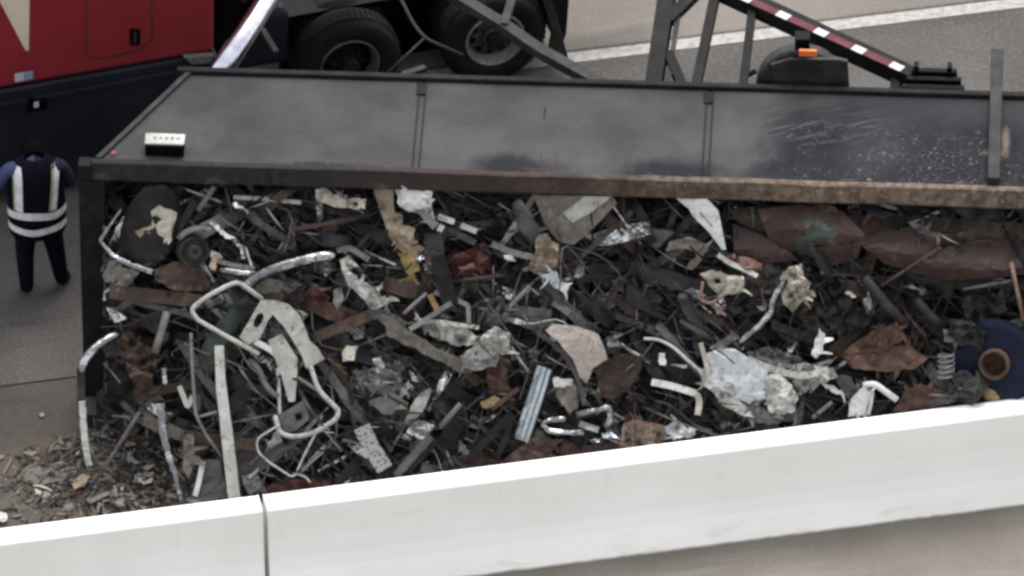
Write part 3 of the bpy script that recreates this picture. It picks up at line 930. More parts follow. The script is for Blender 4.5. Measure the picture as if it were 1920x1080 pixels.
for c in (a, b):
    V, F = lathe_geo([(.0, .0), (.07, .0), (.07, 2.0), (.0, 2.0)], Vector((c.x, .2, .505)), Vector((0, 1, 0)), 12)
    mesh_obj('axle', V, F, M['blackpaint'], truck)

# ------------------------------------------------------------------ person seen from behind
def build_person():
    base = on_z(74, 552); base.z = 0
    face = rad(8)
    t = empty('person', base, face, 'person in a dark reflective vest and dark trousers standing with back turned beside the trailer', 'person')
    s = 1.0
    # joints: x right, y away from the camera, z up
    J = {'pelvis': ((0, 0, .93), .155), 'waist': ((0, .015, 1.08), .15), 'chest': ((0, .04, 1.30), .165), 'neck': ((.0, .15, 1.44), .07), 'jaw': ((0, .25, 1.39), .075), 'head': ((0, .29, 1.43), .10), 'crown': ((0, .32, 1.485), .065),
         'hipL': ((-.10, 0, .86), .13), 'kneeL': ((-.12, .03, .48), .092), 'ankL': ((-.115, -.02, .09), .068), 'toeL': ((-.12, .15, .05), .05),
         'hipR': ((.10, 0, .86), .13), 'kneeR': ((.165, .05, .48), .092), 'ankR': ((.215, .06, .09), .068), 'toeR': ((.28, .21, .05), .05),
         'shL': ((-.23, .07, 1.43), .08), 'elL': ((-.40, .06, 1.19), .058), 'wrL': ((-.36, .27, 1.05), .036),
         'shR': ((.23, .07, 1.43), .08), 'elR': ((.335, .10, 1.17), .058), 'wrR': ((.16, .27, 1.08), .033)}
    E = [('pelvis', 'waist'), ('waist', 'chest'), ('chest', 'neck'), ('neck', 'jaw'), ('jaw', 'head'), ('head', 'crown'), ('pelvis', 'hipL'), ('hipL', 'kneeL'), ('kneeL', 'ankL'), ('ankL', 'toeL'), ('pelvis', 'hipR'), ('hipR', 'kneeR'), ('kneeR', 'ankR'), ('ankR', 'toeR'), ('chest', 'shL'), ('shL', 'elL'), ('elL', 'wrL'), ('chest', 'shR'), ('shR', 'elR'), ('elR', 'wrR')]
    # hands: a palm and five fingers each
    for sd, wr, d in (('L', 'wrL', Vector((.02, .10, -.03))), ('R', 'wrR', Vector((-.05, .08, .02)))):
        w0 = Vector(J[wr][0]); dn = d.normalized(); sidev = dn.cross(Vector((0, 0, 1))).normalized()
        J['palm' + sd] = (tuple(w0 + dn * .075), .030); E.append((wr, 'palm' + sd))
        for k in range(4):
            b = w0 + dn * .10 + sidev * (.027 - .018 * k); ln = (.065, .078, .072, .055)[k]
            J['f%d%s' % (k, sd)] = (tuple(b), .0095); J['g%d%s' % (k, sd)] = (tuple(b + dn * ln * .5 + Vector((0, 0, -.008))), .0085); J['h%d%s' % (k, sd)] = (tuple(b + dn * ln * .8 + Vector((0, 0, -.035))), .0075)
            E += [('palm' + sd, 'f%d%s' % (k, sd)), ('f%d%s' % (k, sd), 'g%d%s' % (k, sd)), ('g%d%s' % (k, sd), 'h%d%s' % (k, sd))]
        b = w0 + dn * .045 + sidev * .035
        J['t0' + sd] = (tuple(b), .011); J['t1' + sd] = (tuple(b + dn * .045 + sidev * .022), .009)
        E += [(wr, 't0' + sd), ('t0' + sd, 't1' + sd)]
    names = list(J); idx = {n: i for i, n in enumerate(names)}
    me = bpy.data.meshes.new('body')
    me.from_pydata([J[n][0] for n in names], [(idx[a], idx[b]) for a, b in E], [])
    tmp = bpy.data.objects.new('body', me); COL.objects.link(tmp)
    sk_ = tmp.modifiers.new('skin', 'SKIN')
    lay = me.skin_vertices[0].data
    for n in names:
        r = J[n][1]; lay[idx[n]].radius = (r, r * (.72 if n in ('pelvis', 'waist', 'chest') else 1.0)); lay[idx[n]].use_root = (n == 'pelvis')
    ss = tmp.modifiers.new('sub', 'SUBSURF'); ss.levels = 2; ss.render_levels = 2
    dg = bpy.context.evaluated_depsgraph_get()
    bm_ = bpy.data.meshes.new_from_object(tmp.evaluated_get(dg))
    bpy.data.objects.remove(tmp)
    body = bpy.data.objects.new('body', bm_); COL.objects.link(body); body.parent = t
    bm_.materials.clear()
    for k in ('skin', 'navy', 'shirt', 'shirtshade', 'rubber', 'hair'): bm_.materials.append(M[k])
    for p in bm_.polygons:
        c = p.center; p.use_smooth = True
        if c.z < .10: mi = 4
        elif c.z < 1.0 and abs(c.x) < .30 and c.y < .2: mi = 1
        elif (c.z > 1.34 and c.y > .225 and abs(c.x) < .13) and (c.z > 1.42 or c.y < .28): mi = 5
        elif c.z > 1.30 and c.y > .26 and abs(c.x) < .13: mi = 0
        elif c.z > 1.50 and abs(c.x) < .1: mi = 3
        elif c.y > .24 and c.z < 1.3: mi = 0
        else: mi = 2 if c.x < 0 else 3
        p.material_index = mi
    # cap-less hair shell, ears and a nose so the head reads from the side too
    V, F = lathe_geo([(.0, .125), (.06, .115), (.10, .07), (.112, .0), (.105, -.05), (.085, -.09)], Vector((0, .285, 1.43)), Vector((0, .12, 1)), 20)
    mesh_obj('hair', V, F, M['hair'], t, smooth=True)
    # vest: elliptical rings round the torso, open at arms and neck by its height
    rings = [(.76, .255, .19, .0), (.88, .262, .195, .005), (1.02, .262, .195, .015), (1.16, .262, .19, .03), (1.28, .262, .18, .045), (1.38, .255, .165, .06), (1.45, .225, .135, .075), (1.495, .16, .10, .09), (1.515, .09, .075, .105)]
    def ring_pt(z_, a, g_=0.0):
        for (r0, r1) in zip(rings, rings[1:]):
            if r0[0] <= z_ <= r1[0]:
                k = (z_ - r0[0]) / (r1[0] - r0[0]); q = [r0[i] + (r1[i] - r0[i]) * k for i in range(4)]; break
        else: q = rings[-1]
        fold = 1 + .018 * math.sin(a * 7 + z_ * 9) * (1.5 - z_)
        return Vector(((q[1] + g_) * math.cos(a) * fold, q[3] + (q[2] + g_) * math.sin(a) * fold, z_))
    N_ = 40
    V = []; F = []
    zs = [.76, .82, .89, .96, 1.02, 1.09, 1.16, 1.22, 1.28, 1.33, 1.38, 1.42, 1.45, 1.475, 1.495, 1.515]
    for z_ in zs:
        for k in range(N_): V.append(ring_pt(z_, 2 * math.pi * k / N_))
    for j in range(len(zs) - 1):
        for k in range(N_): F.append((j * N_ + k, j * N_ + (k + 1) % N_, (j + 1) * N_ + (k + 1) % N_, (j + 1) * N_ + k))
    vest = mesh_obj('vest', V, F, M['navy'], t, smooth=True)
    md = vest.modifiers.new('solid', 'SOLIDIFY'); md.thickness = .01; md.offset = -1
    def band(z0, z1, name, m, g_=.006):
        V = []; F = []
        for k in range(N_):
            a = 2 * math.pi * k / N_
            dz = .010 * math.sin(a * 3 + z0 * 20)
            V += [ring_pt(z0 + dz, a, g_), ring_pt(z1 + dz, a, g_)]
        for k in range(N_): F.append((2 * k, (2 * k + 2) % (2 * N_), (2 * k + 3) % (2 * N_), 2 * k + 1))
        mesh_obj(name, V, F, M[m], vest, smooth=True)
    band(.83, .90, 'reflective_band', 'hivis'); band(.985, 1.06, 'reflective_band', 'hivis')
    def brace(x0, x1, w_, name, m, g_):
        V = []; F = []
        zz = [1.07 + (1.475 - 1.07) * k / 14 for k in range(15)]
        for i, z_ in enumerate(zz):
            xx = x0 + (x1 - x0) * i / 14
            for e in (-w_ / 2, w_ / 2):
                q = [r for r in rings if r[0] <= z_][-1]
                # back half of the ring: angle from x
                nxt = ring_pt(z_, 0).x
                a = -math.acos(max(-.98, min(.98, (xx + e) / max(nxt, .05))))
                V.append(ring_pt(z_, a, g_))
        for i in range(14): F.append((2 * i, 2 * i + 1, 2 * i + 3, 2 * i + 2))
        mesh_obj(name, V, F, M[m], vest, smooth=True)
    brace(-.175, -.17, .078, 'brace_trim', 'lime', .005); brace(-.166, -.160, .062, 'reflective_brace', 'hivis', .008)
    brace(.125, .175, .066, 'brace_trim', 'lime', .005); brace(.138, .188, .045, 'reflective_brace', 'hivis', .008)
    return t
build_person()

# ------------------------------------------------------------------ the spilled load
def hp(u, t, h=0.0):                     # u along the trailer, t 0..1 down the slope
    return T(u, .30, 2.40) + HDOWN * (HLEN * t) + HN * h
def clampb(p, m=.04):
    g_ = barrier_gap(p)
    if g_ < m and p.z < BH: p = p + BN * (m - g_)
    w_ = (p - T0).dot(TW)
    u_ = (p - T0).dot(TU)
    if u_ < .19 and p.z > .35: p = p + TU * (.19 - u_ + random.random() * .05)
    if p.z > 2.40 and w_ > -.5: p = Vector((p.x, p.y, 2.38 + (p.z - 2.40) * .1))
    if p.z < .015: p = Vector((p.x, p.y, .015 + random.random() * .01))
    return p
def heap_h(u, t):
    """height of the dark core over the slope; sinks at the front end of the load"""
    v = Vector((u * 1.5, t * 3.4, 4.0))
    h = -.15 + .13 * noise.noise(v) + .08 * noise.noise(v * 2.7)
    a = max(0, 1 - u / 1.5)
    h -= .85 * a * max(0, t - .35) + .25 * a
    return h
NX, NY = 150, 46
V = []; F = []
for j in range(NY + 1):
    for i in range(NX + 1):
        u = .12 + (9.9 - .12) * i / NX; t = -.02 + 1.06 * j / NY
        h = heap_h(u, t) + .05 * noise.noise(Vector((u * 7, t * 17, 2))) - .06 * abs(noise.noise(Vector((u * 11, t * 26, 8))))
        p = hp(u, t, h)
        V.append(clampb(p))
for j in range(NY):
    for i in range(NX):
        a = j * (NX + 1) + i
        F.append((a, a + NX + 1, a + NX + 2, a + 1))
core = mesh_obj('scrap_heap', V, F, M['darker'])  # near-black colour stands for the shade deep between the pieces
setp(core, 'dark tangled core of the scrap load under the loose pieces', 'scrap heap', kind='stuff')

rs = random.Random(11)
def frame_at(u, t, h, ang, pitch):
    """a local frame on the slope: x along the piece"""
    x = TU * math.cos(ang) + HDOWN * math.sin(ang)
    x = (x * math.cos(pitch) + HN * math.sin(pitch)).normalized()
    y = HN.cross(x)
    if y.length < .05: y = TU.copy()
    y.normalize(); z = x.cross(y)
    return hp(u, t, h), x, y, z
def strip_geo(c, x, y, z, L, w, th, curl, seg=3, twist=0.0):
    P = []; V = []; F = []
    for i in range(seg + 1):
        s_ = (i / seg - .5) * L
        p = c + x * s_ + z * (curl * math.sin((i / seg) * math.pi))
        a = twist * (i / seg - .5)
        yy = y * math.cos(a) + z * math.sin(a); zz = z * math.cos(a) - y * math.sin(a)
        ww = w * rs.uniform(.75, 1.15)
        V += [p - yy * ww / 2 - zz * th / 2, p + yy * ww / 2 - zz * th / 2, p + yy * ww / 2 + zz * th / 2, p - yy * ww / 2 + zz * th / 2]
    for i in range(seg):
        for k in range(4):
            a = i * 4 + k; b = i * 4 + (k + 1) % 4
            F.append((a, b, b + 4, a + 4))
    F.append((3, 2, 1, 0)); F.append(tuple(seg * 4 + k for k in range(4)))
    return V, F
def chunk_geo(c, x, y, z, r, th, crump):
    n = rs.randint(4, 7); V = []; F = []
    ring = []
    for k in range(n):
        a = 2 * math.pi * (k + rs.uniform(-.3, .3)) / n; q = r * rs.uniform(.45, 1.15)
        ring.append(c + x * q * math.cos(a) * 1.3 + y * q * math.sin(a) * .75 + z * rs.uniform(-1, 1) * crump)
    top = c + z * rs.uniform(-.2, 1) * crump
    V = ring + [top] + [p - z * th for p in ring] + [top - z * th]
    for k in range(n):
        q = (k + 1) % n
        F.append((k, q, n)); F.append((q + n + 1, k + n + 1, 2 * n + 1)); F.append((q, k, k + n + 1, q + n + 1))
    return V, F
def wire_geo(c, x, y, z, L, r, curl):
    P = []
    a1, a2 = rs.uniform(-1, 1), rs.uniform(-1, 1)
    for i in range(9):
        s_ = i / 8 - .5
        P.append(c + x * (s_ * L) + y * (curl * a1 * math.sin(s_ * 6 + a2 * 3)) + z * (curl * a2 * math.cos(s_ * 5 + a1 * 3)))
    return sweep_geo(P, prof_round(r, 5), z)
def spot(dens=None):
    while True:
        u = rs.uniform(.18, 9.2); t = rs.uniform(0.0, 1.0)
        if u < 1.3 and t > .45 and rs.random() < .55: continue
        if dens is None or rs.random() < dens(u, t): return u, t
def ang():                               # most of the load lies from upper left to lower right
    r = rs.random()
    if r < .52: return rs.gauss(.5, .35)
    if r < .74: return rs.gauss(-.75, .35)
    return rs.uniform(-1.57, 1.57)
low = lambda u, t: .35 + .65 * t if u < 6 else .12 + .75 * t * t
NAMES = {'dark': 'dark steel', 'darker': 'black', 'midgrey': 'dull grey', 'grey': 'grey', 'rust': 'rusty', 'brown': 'brown', 'pale': 'pale', 'rubber': 'black rubber', 'foil': 'bright metal', 'taupe': 'dusty beige', 'redbrown': 'red brown'}
for key, ns, nc, nw, dens, hmax in (('dark', 760, 330, 200, None, .14), ('darker', 620, 260, 120, None, .14), ('midgrey', 250, 130, 190, low, .16), ('grey', 100, 80, 110, low, .17),
                              ('rust', 40, 26, 30, low, .13), ('brown', 190, 90, 50, None, .14), ('redbrown', 40, 26, 12, low, .13), ('taupe', 50, 40, 16, low, .15), ('pale', 40, 60, 20, low, .18), ('foil', 130, 80, 0, low, .20)):
    B_ = Buf()
    for k in range(ns):
        u, t = spot(dens)
        over = k % 11 == 0                # some lie across the bigger pieces
        f_ = frame_at(u, t, heap_h(u, t) + (rs.uniform(hmax, .32) if over else rs.uniform(.0, hmax)), ang(), rs.gauss(0, .28))
        w_ = rs.choice((.010, .014, .02, .03, .045)) if over else rs.choice((.02, .03, .05, .075, .11, .15))
        L_ = rs.uniform(.15, .8) * rs.uniform(.6, 1.25)
        V, F = strip_geo(*f_, L_, w_, rs.choice((.004, .006, .014)), rs.gauss(0, .22) * L_, 6, rs.gauss(0, 1.6))
        B_.add([clampb(p) for p in V], F)
    for _ in range(nc):
        u, t = spot(dens)
        f_ = frame_at(u, t, heap_h(u, t) + rs.uniform(-.02, hmax), ang(), rs.gauss(0, .5))
        V, F = chunk_geo(*f_, rs.uniform(.03, .15), .005, rs.uniform(.02, .09))
        B_.add([clampb(p) for p in V], F)
    for _ in range(nw):
        u, t = spot(dens)
        f_ = frame_at(u, t, heap_h(u, t) + rs.uniform(.02, hmax + .14), ang(), rs.gauss(0, .2))
        V, F = wire_geo(*f_, rs.uniform(.25, 1.3), rs.choice((.0035, .005, .008)), rs.uniform(.04, .28))
        B_.add([clampb(p) for p in V], F)
    for _ in range({'midgrey': 260, 'grey': 150, 'pale': 60, 'dark': 160, 'brown': 60}.get(key, 0)):   # fine curled shreds on top
        u, t = spot(dens)
        f_ = frame_at(u, t, heap_h(u, t) + rs.uniform(.08, .30), ang(), rs.gauss(0, .35))
        L_ = rs.uniform(.10, .45)
        V, F = strip_geo(*f_, L_, rs.choice((.006, .009, .013, .018)), .003, rs.gauss(0, .4) * L_, 6, rs.gauss(0, 3))
        B_.add([clampb(p) for p in V], F)
    o = B_.obj('scrap_fragments', M[key])
    setp(o, 'loose %s fragments too many to count, strewn all through the scrap load' % NAMES[key], 'scrap fragments', kind='stuff')

# middle sized pieces, each its own object, alike and without a place of its own to tell
ANCH = [('bent chrome trim strip', 210, 470), ('pale cream torn panel', 305, 420), ('black brake drum', 362, 470), ('long pale flat strip', 500, 372), ('cream crumpled panel', 625, 372),
        ('short chrome bumper end', 450, 512), ('long chrome bumper', 540, 498), ('light grey angle bracket', 660, 472), ('torn light grey sheet', 685, 535), ('small dark red metal part', 592, 568),
        ('dark green curved sheet', 425, 630), ('left tube frame', 380, 575), ('curved pale tube frame', 615, 775), ('wire loop', 520, 860), ('long thin grey tube', 363, 730), ('upright pale post', 425, 780),
        ('white panel with the oval hole', 530, 600), ('tapering white panel', 535, 690), ('grey bracket plate', 545, 785), ('long dusty beige plank', 800, 640), ('cream block', 655, 663), ('square light grey plate', 720, 760),
        ('bright pipe stub', 845, 778), ('long grey slat', 775, 855), ('perforated strip', 698, 840), ('curved chrome bumper end', 180, 660), ('long chrome strip at the lower left', 312, 840), ('rusty brown clump', 258, 690),
        ('pale beige strip', 722, 388), ('white crumpled sheet', 780, 385), ('tan ragged sheet', 760, 450), ('ochre strip', 770, 510), ('large dark red scrap', 885, 495), ('large pale panel', 1080, 405), ('dark rounded shell', 985, 420),
        ('beige crumpled piece', 1028, 478), ('bluish white torn bit', 1045, 528), ('bent hook shaped bar', 868, 575), ('speckled beige fender', 1085, 655), ('brown rusty plate', 1160, 705), ('greenish white crumpled sheet', 920, 650),
        ('orange brown scrap', 940, 715), ('bluish steel beam', 1003, 755), ('crushed chrome bumper', 1060, 798), ('grey block', 1062, 740), ('broken tan box', 1205, 815), ('white bar', 1262, 725), ('pale curved rod', 1262, 655),
        ('white blade shaped sheet', 1325, 410), ('dusty arched piece', 1290, 470), ('beige broken casing', 1355, 530), ('cream clump', 1490, 540), ('bright chrome rail', 1430, 590), ('teal patched bent sheet', 1490, 440),
        ('maroon folded sheet', 1680, 460), ('long maroon bent sheet', 1850, 492), ('folded rusty plate', 1655, 655), ('big bluish white panel', 1380, 705), ('whitish crushed can', 1465, 740), ('upright white shard', 1535, 642),
        ('lilac white plate', 1612, 750), ('white bent pipe', 1655, 732), ('maroon plate', 1735, 742), ('coil spring', 1774, 685), ('blue disc', 1866, 680), ('ochre round cap', 1864, 736)]
def project(p):
    d = p - CPOS
    k = d.dot(CDIR)
    return 960 + FPX * d.x / k, 540 - FPX * d.dot(CUP) / k
USED = set()
LOOK = {'dark': 'dark', 'darker': 'black', 'midgrey': 'dull grey', 'brown': 'brown', 'grey': 'grey', 'taupe': 'dusty beige', 'pale': 'pale'}
def own_label(c, look, noun):
    px, py = project(c)
    best = None
    for nm, ax, ay in sorted(ANCH, key=lambda q: (q[1] - px) ** 2 + (q[2] - py) ** 2)[:14]:
        dx, dy = px - ax, py - ay
        if abs(dx) > 2.2 * abs(dy): side = 'right of' if dx > 0 else 'left of'
        elif abs(dy) > 2.2 * abs(dx): side = 'below' if dy > 0 else 'above'
        else: side = ('below' if dy > 0 else 'above') + ' and ' + ('right of' if dx > 0 else 'left of')
        near = 'just ' if math.hypot(dx, dy) < 55 else ('' if math.hypot(dx, dy) < 130 else 'well ')
        lab = '%s %s %s%s the %s' % (look, noun, near, side, nm)
        if lab not in USED and len(lab.split()) <= 16:
            USED.add(lab); return lab
    return None
def loose(name, noun, cat, group, keys, n, fn, dens=None):
    k = 0
    while k < n:
        u, t = spot(dens)
        V, F, sm = fn(u, t)
        V = [clampb(p) for p in V]
        m = rs.choice(keys); c = sum(V, Vector()) / len(V)
        L = max((a - c).length for a in V)
        lab = own_label(c, ('long ' if L > .38 else 'short ' if L < .2 and name != 'crumpled_plate' else '') + LOOK[m], noun)
        if lab is None: continue
        k += 1
        o = mesh_obj(name, V, F, M[m], recentre=True, smooth=False)
        setp(o, lab, cat, group)
def f_strip(u, t):
    f_ = frame_at(u, t, heap_h(u, t) + rs.uniform(.05, .18), ang(), rs.gauss(0, .15))
    V, F = strip_geo(*f_, rs.uniform(.4, 1.1), rs.uniform(.04, .13), .006, rs.gauss(0, .16), 8, rs.gauss(0, 1.3))
    return V, F, False
def f_pipe(u, t):
    f_ = frame_at(u, t, heap_h(u, t) + rs.uniform(.06, .18), ang(), rs.gauss(0, .15))
    r = rs.uniform(.014, .03); L = rs.uniform(.3, .9)
    P = [f_[0] + f_[1] * (L * (k / 4 - .5)) + f_[2] * (.05 * math.sin(k * 1.3)) for k in range(5)]
    V, F = sweep_geo(P, prof_round(r, 9), f_[3]); return V, F, True
def f_plate(u, t):
    f_ = frame_at(u, t, heap_h(u, t) + rs.uniform(.04, .17), ang(), rs.gauss(0, .3))
    n = 8; W = rs.uniform(.14, .40); Hh = W * rs.uniform(.45, .9); V = []; F = []
    off = Vector((rs.uniform(0, 50), rs.uniform(0, 50), 0))
    for j in range(n):
        for i in range(n):
            a, b = i / (n - 1) - .5, j / (n - 1) - .5
            wob = noise.noise(Vector((a * 3, b * 3, 5)) + off)
            d = W * (.35 * wob - .45 * abs(noise.noise(Vector((a * 3, b * 3, 1)) + off)) - .2 * abs(noise.noise(Vector((a * 7, b * 7, 1)) + off)))
            V.append(f_[0] + f_[1] * (W * (a + .10 * noise.noise(Vector((b * 4, 1, 2)) + off))) * 1.4 + f_[2] * (Hh * (b + .14 * noise.noise(Vector((a * 4, 9, 2)) + off))) + f_[3] * d)
    m_ = len(V); V += [p - f_[3] * .006 for p in V]
    for j in range(n - 1):
        for i in range(n - 1):
            q = (j * n + i, j * n + i + 1, (j + 1) * n + i + 1, (j + 1) * n + i)
            F.append(q); F.append(tuple(m_ + k for k in q[::-1]))
    rim = list(range(n)) + [j * n + n - 1 for j in range(1, n)] + [(n - 1) * n + i for i in range(n - 2, -1, -1)] + [j * n for j in range(n - 2, 0, -1)]
    for a, b in zip(rim, rim[1:] + rim[:1]): F.append((b, a, a + m_, b + m_))
    return V, F, False
loose('steel_strip', 'bent steel strip', 'steel strip', 'loose steel strips in the scrap load', ('dark', 'dark', 'darker', 'midgrey', 'brown'), 110, f_strip)
loose('pipe_offcut', 'pipe offcut', 'pipe', 'pipe offcuts in the scrap load', ('dark', 'midgrey', 'dark', 'brown'), 50, f_pipe)
loose('crumpled_plate', 'crumpled plate', 'metal plate', 'crumpled plates in the scrap load', ('dark', 'darker', 'midgrey', 'brown', 'midgrey'), 90, f_plate)
loose('crumpled_scrap', 'crumpled scrap', 'metal scrap', 'crumpled scraps in the scrap load', ('grey', 'taupe', 'midgrey', 'grey', 'pale'), 60, f_plate, lambda u, t: low(u, t) * (1 if .3 < t else .3))

# ------------------------------------------------------------------ pieces one can pick out, each at its place on the slope
S, B = sheet, bar
R = prof_rect
# --- upper left
B('chrome_trim', 'bent bright chrome trim strip at the far left, thin above and broad below its corner', 'chrome trim', 'chrome', [(227, 392), (187, 452), (212, 480), (252, 500), (290, 511)], [.10, .14, .16, .15, .12], prof=prof_half(.06, 0.037), smooth=True, rc=.03, scale=lambda t: .35 + .9 * t, crumple=.004, step=.04)
S('barrel_shell', 'dark round barrel shell under the rail at the far left of the load', 'barrel', 'dark', [(222, 480), (226, 430), (240, 385), (268, 352), (310, 345), (345, 372), (342, 440), (310, 485), (262, 498)], .02, (0, 0), .01, curve=lambda a, b: .16 * (1 - a * a) - .04 * b, jag=.5, smooth=True)
S('torn_sheet', 'pale cream torn panel lying on the dark barrel shell at the upper left', 'panel', 'cream', [(283, 396), (299, 384), (332, 399), (322, 444), (309, 456), (286, 446)], .17, (-.1, -.35), .03)
S('tan_flake', 'small beige flake left of the pale cream torn panel', 'flake', 'tan', [(253, 434), (275, 425), (282, 440), (262, 446)], .16, amp=.02)
B('short_pipe', 'short grey pipe pointing up right below the rail at the upper left', 'pipe', 'grey', [(372, 394), (402, 349)], [.08, .14], r=.026)
B('bent_pipe', 'pale curved pipe end left of the chrome chain', 'pipe', 'grey', [(335, 447), (352, 432), (372, 428), (396, 431)], .12, r=.027, rc=.08)
B('chrome_shred', 'thin crumpled chrome shred running down right beside the curved pipe', 'chrome shred', 'foil', [(396, 414), (415, 436), (438, 449), (452, 462), (455, 484)], .15, prof=R(.03, .012), crumple=.012, step=.04)
B('chrome_shred', 'tiny sparkling chrome shred beneath the long pale strip', 'chrome shred', 'foil', [(438, 381), (452, 390), (468, 398)], .12, prof=R(.03, .012), crumple=.014, step=.03)
B('pale_strip', 'long pale flat strip just under the rail at the upper left', 'strip', 'pale', [(438, 370), (500, 373), (565, 380)], .12, prof=R(.04, .006), roll=lambda t: .6)
S('crumpled_sheet', 'cream crumpled panel under the rail with a torn lower edge', 'panel', 'cream', [(594, 364), (606, 348), (625, 364), (650, 374), (648, 390), (625, 388), (606, 380)], .14, (.1, -.2), .03)
S('cream_tab', 'small yellowish tab with a dark hole right of the cream panel', 'panel', 'cream', [(648, 371), (687, 373), (684, 392), (660, 391), (648, 388)], .12, amp=.015, holes=[[(662, 379), (670, 378), (672, 385), (664, 387)]], step=7)
for k, (cx, cy, r_) in enumerate(((362, 470, .15), )):
    c = heap(cx, cy, .03)
    V, F = lathe_geo([(r_, -.06), (r_, .02), (r_ * .93, .05), (r_ * .8, .055), (r_ * .75, .02), (r_ * .5, .03), (r_ * .45, .09), (r_ * .2, .10), (.0, .06)], c, (HN + TU * .35 + HDOWN * .2), 28)
    setp(mesh_obj('brake_drum', V, F, M['dark'], recentre=True, smooth=True), 'dark round brake drum left of the chrome bumper', 'brake drum')
B('flat_bar', 'dark brown flat beam running right from the left post below the chrome trim', 'beam', 'brown', [(205, 546), (300, 556), (382, 566)], .06, prof=R(.12, .05))
S('tan_box', 'dusty tan box end under the bent chrome trim at the far left', 'box', 'taupe', [(192, 517), (204, 488), (243, 507), (234, 527), (198, 530)], .12, (.2, -.2), .02)
B('steel_bar', 'grey steel beam lying under the brown beam at the left', 'beam', 'midgrey', [(208, 552), (230, 560), (330, 584), (372, 596)], .03, prof=R(.05, .03))
S('flat_lump', 'brown flat slab between the brake drum and the left post', 'slab', 'brown', [(290, 505), (350, 485), (395, 520), (390, 545), (330, 545), (292, 528)], .08, amp=.03)
B('bumper', 'short bright chrome bumper end left of the long chrome bumper', 'bumper', 'chrome', [(412, 506), (450, 512), (486, 514)], .15, prof=prof_half(.075, 0.046), smooth=True, step=.05)
B('grey_strip', 'dull grey strip just above the short chrome bumper end', 'strip', 'grey', [(408, 489), (436, 497), (478, 503)], .14, prof=R(.04, .01))
B('bumper', 'long bent chrome bumper crossing the upper left of the load', 'bumper', 'chrome', [(455, 541), (482, 519), (515, 503), (560, 490), (603, 480), (628, 481)], [.17, .2, .2, .18, .15, .12], prof=prof_half(.115, 0.071), smooth=True, step=.06, rc=.1)
S('torn_sheet', 'brownish torn sheet curling left of the short chrome bumper end', 'sheet', 'tan', [(392, 500), (398, 482), (412, 474), (418, 484), (405, 492), (404, 508)], .12, amp=.02, step=7)
# --- centre left
B('angle_bracket', 'light grey angle bracket right of the long chrome bumper', 'bracket', 'grey', [(632, 470), (655, 464), (692, 487)], .15, prof=prof_l(.05, .03))
S('torn_sheet', 'long crumpled light grey sheet running down right from the chrome bumper', 'metal sheet', 'pale', [(636, 487), (652, 480), (672, 500), (655, 508), (680, 528), (711, 544), (718, 560), (736, 556), (727, 572), (702, 584), (689, 572), (668, 548), (648, 528)], .13, (.0, -.3), .05, step=8)
S('red_part', 'dark red metal part below the long chrome bumper', 'metal part', 'red', [(562, 550), (597, 537), (619, 558), (610, 586), (573, 580)], .07, amp=.05)
S('grey_flake', 'light grey flake beside the dark red metal part', 'flake', 'grey', [(625, 545), (640, 538), (646, 560), (632, 580), (624, 566)], .13, amp=.03, step=8)
S('green_sheet', 'dark green curved sheet behind the pale post and tube frame', 'metal sheet', 'green', [(372, 664), (384, 640), (427, 582), (463, 549), (480, 580), (444, 618), (408, 664), (402, 700), (392, 716), (372, 686)], .05, (0, -.2), .02, curve=lambda a, b: .05 * (1 - a * a), smooth=True)
B('tube_frame', 'bent light grey tube frame looping left of the pale panel with an oval hole', 'tube frame', 'pale', [(492, 561), (447, 528), (425, 536), (386, 557), (358, 580), (368, 598), (420, 628), (486, 664)], [.2, .24, .25, .25, .25, .25, .24, .2], r=.021, rc=.07)
B('tube_frame', 'bent pale tube frame curving round to the right under the white panels', 'tube frame', 'pale', [(582, 686), (596, 731), (636, 770), (630, 786), (592, 811), (553, 820), (524, 813), (516, 780)], [.2, .22, .24, .24, .23, .22, .2, .15], r=.022, rc=.09)
B('bent_rod', 'thin grey rod meeting the curved pale tube frame from the upper left', 'rod', 'grey', [(558, 708), (600, 735), (630, 764)], .21, r=.016)
B('wire_loop', 'thin bent wire loop hanging below the white panels near the barrier', 'wire', 'pale', [(525, 796), (482, 822), (482, 846), (503, 866), (546, 894), (554, 891), (572, 850), (592, 812)], .22, r=.010, rc=.05)
B('bent_wire', 'short hooked wire at the lower end of the wire loop', 'wire', 'pale', [(549, 888), (572, 893), (582, 905)], .2, r=.009)
B('bent_wire', 'thin dark wire crossing the wire loop above the barrier', 'wire', 'midgrey', [(490, 912), (505, 872), (520, 846), (545, 838), (560, 842)], .16, r=.010)
B('thin_tube', 'long thin grey tube dropping straight down left of the pale post', 'tube', 'grey', [(358, 624), (361, 700), (366, 776), (386, 816), (420, 862)], [.1, .16, .2, .16, .1], r=.015, rc=.06)
B('thin_tube', 'short grey tube stub joining the long thin tube to the pale post', 'tube', 'grey', [(367, 783), (408, 772)], .14, r=.014)
B('curved_tube', 'thick curved grey tube between the pale post and the white panels', 'tube', 'grey', [(467, 674), (484, 690), (497, 720), (508, 734), (522, 744)], .16, r=.026, rc=.1)
B('pale_post', 'long pale flat post standing upright at the left, foot behind the barrier', 'post', 'pale', [(411, 648), (414, 720), (424, 800), (440, 940)], [.12, .17, .16, .05], prof=R(.098, .03), scale=lambda t: .85 + .25 * t)
S('torn_sheet', 'curved white panel with an oval hole at the left of the load', 'panel', 'greenwhite', [(449, 632), (470, 596), (489, 562), (515, 563), (541, 570), (561, 591), (573, 616), (580, 638), (594, 650), (609, 673), (574, 692), (566, 668), (549, 638), (532, 612), (512, 590), (503, 600), (487, 634), (464, 646)], .22, (.0, -.25), .012, holes=[[(475, 612), (476, 601), (483, 589), (491, 586), (495, 593), (491, 605), (483, 615)]], step=9, jag=.5, curve=lambda a, b: .06 * (1 - a * a))
